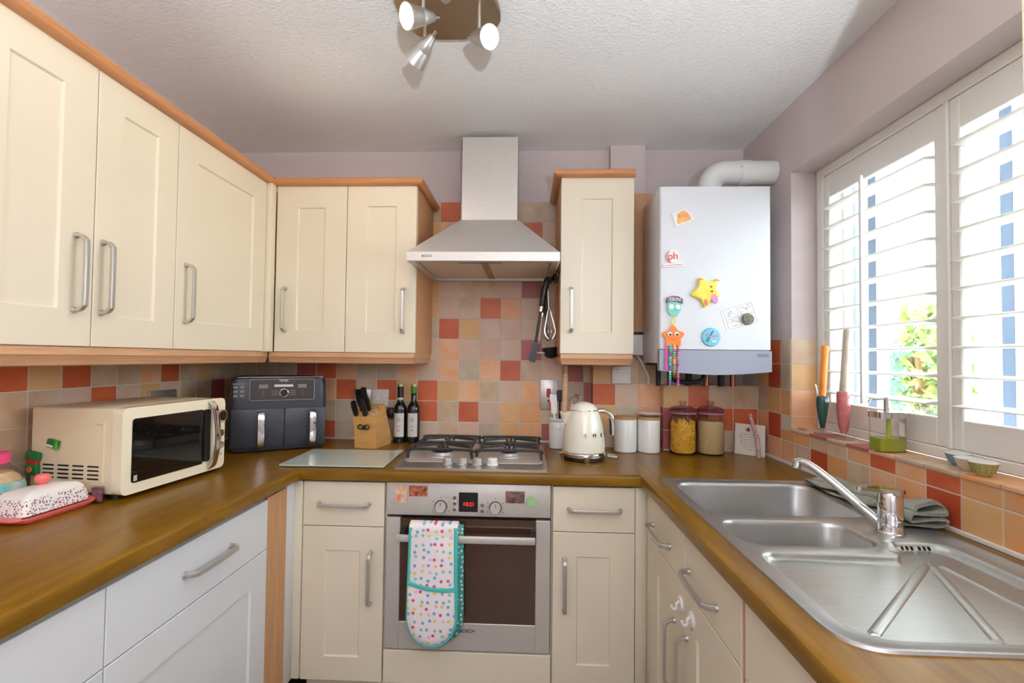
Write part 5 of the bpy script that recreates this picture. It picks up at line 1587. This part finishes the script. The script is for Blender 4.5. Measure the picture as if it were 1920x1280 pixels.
for li, (x, n_, lab) in enumerate(((-0.027, 0, 'ribbon'), (-0.013, 17, 'legs'), (0.003, 12, 'legs'), (0.018, 17, 'legs'))):
    if n_ == 0:
        obj('ribbon', box(B(), x - 0.004, x + 0.004, -0.005, -0.002, -0.130, -0.028), BC[3], r)
        continue
    cord = obj('leg_cord', cyl(B(), (x, -0.006, -0.030), (x, -0.006, -0.036 - n_ * 0.0094), 0.0012, 0.0012, 6), YS, r)
    for i in range(n_):
        o = obj('bead', lathe(B(), [(0.002, 0), (0.0046, 0.0015), (0.0052, 0.0045), (0.0046, 0.0075), (0.002, 0.009)], 12), BC[(i * 5 + li * 2 + (i * i) % 3) % 6], cord, (x, -0.006, -0.040 - i * 0.0094))
r = bmag('comic_card', 'white four-panel comic strip card under a stone magnet on the boiler', 0.838, 1.498, -17)
flat('card', rrect(-0.068, 0.068, -0.046, 0.046, 0.001, 2), 0.0012, CERAM, r)
LIL = mat('sketch_ink', (150, 146, 168), 0.6)
bm = B()
for px_, pz_ in ((-0.058, 0.002), (0.004, 0.002), (-0.058, -0.042), (0.004, -0.042)):
    for a_, b_ in (((px_, pz_), (px_ + 0.052, pz_)), ((px_, pz_ + 0.038), (px_ + 0.052, pz_ + 0.038))):
        box(bm, a_[0], b_[0], -0.0018, -0.0010, a_[1] - 0.0006, a_[1] + 0.0006)
    for xx in (px_, px_ + 0.052):
        box(bm, xx - 0.0006, xx + 0.0006, -0.0018, -0.0010, pz_, pz_ + 0.038)
    for i in range(16):
        x = px_ + rr_.uniform(0.004, 0.042); z = pz_ + rr_.uniform(0.004, 0.034)
        box(bm, x, x + rr_.uniform(0.002, 0.009), -0.0018, -0.0010, z, z + rr_.uniform(0.0008, 0.0024))
obj('drawing', bm, LIL, r)
r = bmag('stone_magnet', 'round grey-green stone magnet on the comic card', 0.864, 1.484)
r.location.y -= 0.0015
obj('pebble', lathe(B(), [(0.016, 0), (0.022, 0.003), (0.023, 0.008), (0.020, 0.014), (0.0, 0.016)], 28), mat('grey_green_stone', (136, 132, 112), 0.6, var=0.25, vscale=80), r, rot=(PI / 2, 0, 0))
r = bmag('badge_magnet', 'round light blue badge with a painted figure on the boiler', 0.724, 1.412)
obj('badge', lathe(B(), [(0.036, 0), (0.037, 0.002), (0.034, 0.006), (0.0, 0.008)], 36), mat('sky_blue_enamel', (120, 196, 224), 0.3), r, rot=(PI / 2, 0, 0))
for (x, z, w_, h2, t_, c_) in ((-0.012, -0.008, 0.010, 0.022, 20, (60, 150, 130)), (0.014, 0.004, 0.024, 0.009, -8, (214, 140, 160)), (0.0, 0.014, 0.004, 0.024, 30, (50, 90, 130)), (0.010, -0.017, 0.020, 0.006, 4, (232, 226, 214)), (-0.016, 0.008, 0.014, 0.004, -35, (226, 110, 150))):
    obj('painted_patch', prism(B(), rrect(-w_ / 2, w_ / 2, -h2 / 2, h2 / 2, min(w_, h2) * 0.4, 3), -0.0088, -0.0060, 'xz'), mat('badge_paint', c_, 0.4), r, (x, 0, z), (0, rad(t_), 0))

# ================================================================== things on the sill
ZS = 1.0562
def vase(label, x, y, prof, gel, gelp, foot):
    v = thing('glass_vase', label, 'vase', (x, y, ZS), 0, 'gel-filled glasses on the sill')
    obj('glass', lathe(B(), foot + prof, 32), GLASS, v)
    obj('gel', lathe(B(), gelp, 32), gel, v)
    return v
foot = [(0.032, 0.0), (0.032, 0.002), (0.020, 0.004), (0.006, 0.008), (0.0055, 0.014)]
TG = mat('teal_gel', (28, 96, 88), 0.12, coat=0.5, var=0.2, vscale=60)
PG = mat('pink_gel', (232, 118, 120), 0.2, coat=0.3, var=0.12, vscale=90, c2=(240, 150, 146))
vase('slim glass holding dark teal gel and an orange candle', 1.090, -0.553, [(0.008, 0.018), (0.013, 0.05), (0.0205, 0.105), (0.0215, 0.125), (0.019, 0.138), (0.0165, 0.145), (0.019, 0.165), (0.024, 0.180)], TG,
     [(0.0, 0.019), (0.007, 0.02), (0.0122, 0.05), (0.0195, 0.105), (0.0205, 0.124), (0.018, 0.136), (0.0, 0.136)], [(r_ * 0.9, z) for r_, z in foot])
vase('tall glass holding pink gel and a grey candle', 1.085, -0.679, [(0.009, 0.020), (0.0155, 0.04), (0.021, 0.10), (0.0215, 0.15), (0.018, 0.168), (0.0175, 0.176), (0.021, 0.186)], PG,
     [(0.0, 0.021), (0.008, 0.022), (0.0148, 0.04), (0.0202, 0.10), (0.0205, 0.15), (0.0175, 0.163), (0.0, 0.163)], foot)
cd = obj('candle', lathe(B(), [(0.0095, 0.0), (0.0112, 0.002), (0.0112, 0.185), (0.009, 0.188), (0.001, 0.188), (0.001, 0.198), (0.0, 0.198)], 22), mat('orange_wax', (255, 150, 50), 0.35), None, (1.090, -0.553, ZS + 0.1365), (0, rad(3.5), 0))
tag(cd, 'orange taper candle in the teal gel glass', 'candle', 'candles on the sill')
cd = obj('candle', lathe(B(), [(0.0125, 0.0), (0.0125, 0.03), (0.0115, 0.034), (0.0118, 0.21), (0.0095, 0.213), (0.001, 0.213), (0.001, 0.220), (0.0, 0.220)], 22), mat('grey_wax', (206, 194, 176), 0.5), None, (1.085, -0.679, ZS + 0.1635), (0, rad(4), 0))
tag(cd, 'grey taper candle in the pink gel glass', 'candle', 'candles on the sill')
lt = obj('metal_bar', box(B(), -0.006, 0.006, -0.020, 0.020, 0.0, 0.008, 0.003, 2), CHROME, None, (1.070, -0.455, ZS))
tag(lt, 'short chrome bar lying in the far corner of the sill', 'metal bar')
obj('pin', cyl(B(), (0, -0.026, 0.004), (0, -0.018, 0.004), 0.003, 0.003, 10), CHROME, lt)

sp_d = thing('soap_dispenser', 'clear square soap dispenser with green-yellow liquid', 'soap dispenser', (1.078, -0.888, ZS), rad(4))
obj('bottle', prism(B(), rrect(-0.040, 0.040, -0.028, 0.028, 0.012, 4), 0.0, 0.100, 'xy'), GLASS, sp_d)
obj('liquid', prism(B(), rrect(-0.038, 0.038, -0.026, 0.026, 0.011, 4), 0.003, 0.040, 'xy'), mat('soap_green', (196, 206, 40), 0.1, trans=0.35, coat=0.3), sp_d)
obj('collar', prism(B(), rrect(-0.041, 0.041, -0.029, 0.029, 0.012, 4), 0.100, 0.118, 'xy'), CHROME, sp_d)
pm = obj('pump', cyl(B(), (0, 0, 0.118), (0, 0, 0.160), 0.0085, 0.0085, 18), CHROME, sp_d)
obj('nozzle', tube(B(), smooth_path([(0.0, 0, 0.156), (-0.030, 0.0, 0.155), (-0.050, 0.0, 0.153), (-0.058, 0.0, 0.144)], 4), 0.0032, 8), CHROME, pm)
obj('dip_tube', cyl(B(), (0.004, 0, 0.006), (0.004, 0, 0.1), 0.006, 0.006, 12), mat('green_tube', (176, 200, 70), 0.3), sp_d)

def bowl_(label, x, y, s, m_, dots=False):
    b_ = thing('pinch_bowl', label, 'bowl', (x, y, ZS), 0, 'little bowls on the sill')
    o = obj('bowl', lathe(B(), [(0.011 * s, 0.0), (0.012 * s, 0.002), (0.021 * s, 0.012 * s), (0.0265 * s, 0.030 * s), (0.0275 * s, 0.034 * s), (0.0255 * s, 0.034 * s), (0.0195 * s, 0.014 * s), (0.0, 0.006)], 32), m_, b_)
    obj('rim', lathe(B(), [(0.0253 * s, 0.0335 * s), (0.0262 * s, 0.0350 * s), (0.0276 * s, 0.0345 * s), (0.0278 * s, 0.0325 * s)], 32), CERAM, b_)
    if dots:
        bm = B()
        for i in range(7):
            for j in range(3):
                a_ = rad(-200 + i * 26); z = (0.012 + 0.007 * j) * s; r_ = (0.0207 + 0.002 * j) * s
                cyl(bm, (r_ * math.cos(a_) * 0.96, r_ * math.sin(a_) * 0.96, z), (r_ * math.cos(a_) * 1.04, r_ * math.sin(a_) * 1.04, z), 0.0012, 0.0012, 6)
        obj('dots', bm, mat('dark_green_dots', (70, 84, 50), 0.4), b_)
    return b_
bowl_('little blue bowl farthest back on the sill', 1.116, -1.078, 0.95, mat('blue_glaze', (120, 146, 164), 0.25))
bowl_('little cream bowl in the middle of the three on the sill', 1.086, -1.140, 0.95, mat('cream_glaze', (214, 198, 176), 0.25))
bowl_('little green dotted bowl at the front of the sill', 1.074, -1.194, 1.0, mat('green_glaze', (168, 166, 104), 0.25), True)

# ================================================================== cloth behind the tap
def ribbon(path, th):
    """closed outline of a 2-D path thickened by th"""
    P = [Vector((p.x, p.y)) for p in path]
    L1, L2 = [], []
    for i, p in enumerate(P):
        d = (P[min(i + 1, len(P) - 1)] - P[max(i - 1, 0)]).normalized()
        n = Vector((-d.y, d.x)) * th / 2
        L1.append(p + n); L2.append(p - n)
    return L1 + L2[::-1]
fold = smooth_path([(-0.040, 0.003, 0), (0.0, 0.0035, 0), (0.036, 0.005, 0), (0.044, 0.012, 0), (0.034, 0.019, 0), (-0.004, 0.016, 0), (-0.036, 0.015, 0), (-0.045, 0.023, 0), (-0.036, 0.031, 0),
                    (0.002, 0.027, 0), (0.026, 0.028, 0), (0.036, 0.037, 0), (0.024, 0.046, 0), (-0.006, 0.043, 0), (-0.024, 0.040, 0), (-0.028, 0.034, 0)], 4)
sec_ = ribbon(fold, 0.0052)
rings = []
NN = 60
for i in range(NN + 1):
    t = i / NN
    y = -0.735 - 0.405 * t
    hz_ = 0.62 + 0.55 * t + 0.10 * math.sin(t * 15)
    wx = 0.92 + 0.10 * math.sin(t * 9 + 1) + 0.08 * t
    cx_ = 0.966 + 0.022 * t + 0.004 * math.sin(t * 11)
    row = []
    for p in sec_:
        x = cx_ + p.x * wx + 0.006 * math.sin(p.y * 90 + t * 17)
        z = 0.006 + max(p.y, 0.0006) * hz_ + 0.0045 * math.sin(p.x * 70 + t * 13) * min(1, p.y / 0.012)
        yy = y - (0.016 * math.sin(p.y * 75) + 0.010 * math.sin(p.x * 60)) * max(0, t - 0.75) * 4 + 0.010 * math.sin(p.y * 80 + 1) * max(0, 0.2 - t) * 5
        row.append((min(x, XR - 0.012), yy, z))
    rings.append(row)
bm = B()
ring_faces(bm, rings)
ct = obj('dish_cloth', bm, mat('grey_knit', (172, 173, 160), 0.95, var=0.12, vscale=40, bump=0.4, bscale=260), None, (0, 0, ZW), sharp=70)
tag(ct, 'rumpled grey-green dish cloth lying behind the tap', 'cloth')

# ================================================================== outside the window
GR = mat('pale_bounce_paving', (188, 184, 176), 0.9, var=0.12, vscale=3)  # ground made pale to throw daylight up to the ceiling
gd = obj('garden_ground', box(B(), XR + 0.32, 14.0, -12.0, 12.0, -0.35, -0.25), GR)
struct(gd, 'garden ground outside the window')
def leaves(bm, n, fn, size, rg):
    for i in range(n):
        c_ = Vector(fn())
        d = Vector((rg.gauss(0, 1), rg.gauss(0, 1), rg.gauss(0, 1))).normalized()
        u = d.orthogonal().normalized(); v = d.cross(u)
        s = size * rg.uniform(0.6, 1.3)
        vs_ = [bm.verts.new(c_ + q) for q in (-u * s, v * s * 0.45, u * s, -v * s * 0.45)]
        bm.faces.new(vs_)
rg = random.Random(3)
hd = thing('hedge', 'soft green hedge outside the window', 'hedge', (4.2, 3.9, -0.25))
bm = B()
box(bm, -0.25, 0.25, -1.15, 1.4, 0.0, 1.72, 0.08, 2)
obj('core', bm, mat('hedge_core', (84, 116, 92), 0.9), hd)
bm = B()
leaves(bm, 7000, lambda: (rg.uniform(-0.40, 0.30), rg.uniform(-1.2, 1.45), rg.uniform(0.0, 1.85)), 0.04, rg)
lv_ = obj('leaves', bm, mat('hedge_leaf', (112, 146, 122), 0.7, var=0.3, vscale=3), hd)
lv_['kind'] = 'stuff'
pm_ = thing('garden_shrub', 'bright yellow-green leafy shrub outside the window', 'shrub', (2.6, 0.80, -0.25))
bm = B()
for i in range(7):
    a_ = rg.uniform(0, 6.28)
    tube(bm, smooth_path([(0, 0, 0), (0.04 * math.cos(a_), 0.04 * math.sin(a_), 0.8), (0.12 * math.cos(a_), 0.12 * math.sin(a_), 1.6)], 4), 0.015, 6)
obj('stems', bm, mat('bark', (110, 90, 60), 0.9), pm_)
bm = B()
def fpt():
    a_ = rg.uniform(0, 6.28); q = rg.uniform(0, 1) ** 0.5 * 0.17; z = rg.uniform(0.6, 1.95)
    return (q * math.cos(a_), q * math.sin(a_), z)
leaves(bm, 900, fpt, 0.05, rg)
l2 = obj('leaves', bm, mat('lime_leaf', (160, 172, 90), 0.6, var=0.4, vscale=4, c2=(122, 152, 82)), pm_)
l2['kind'] = 'stuff'
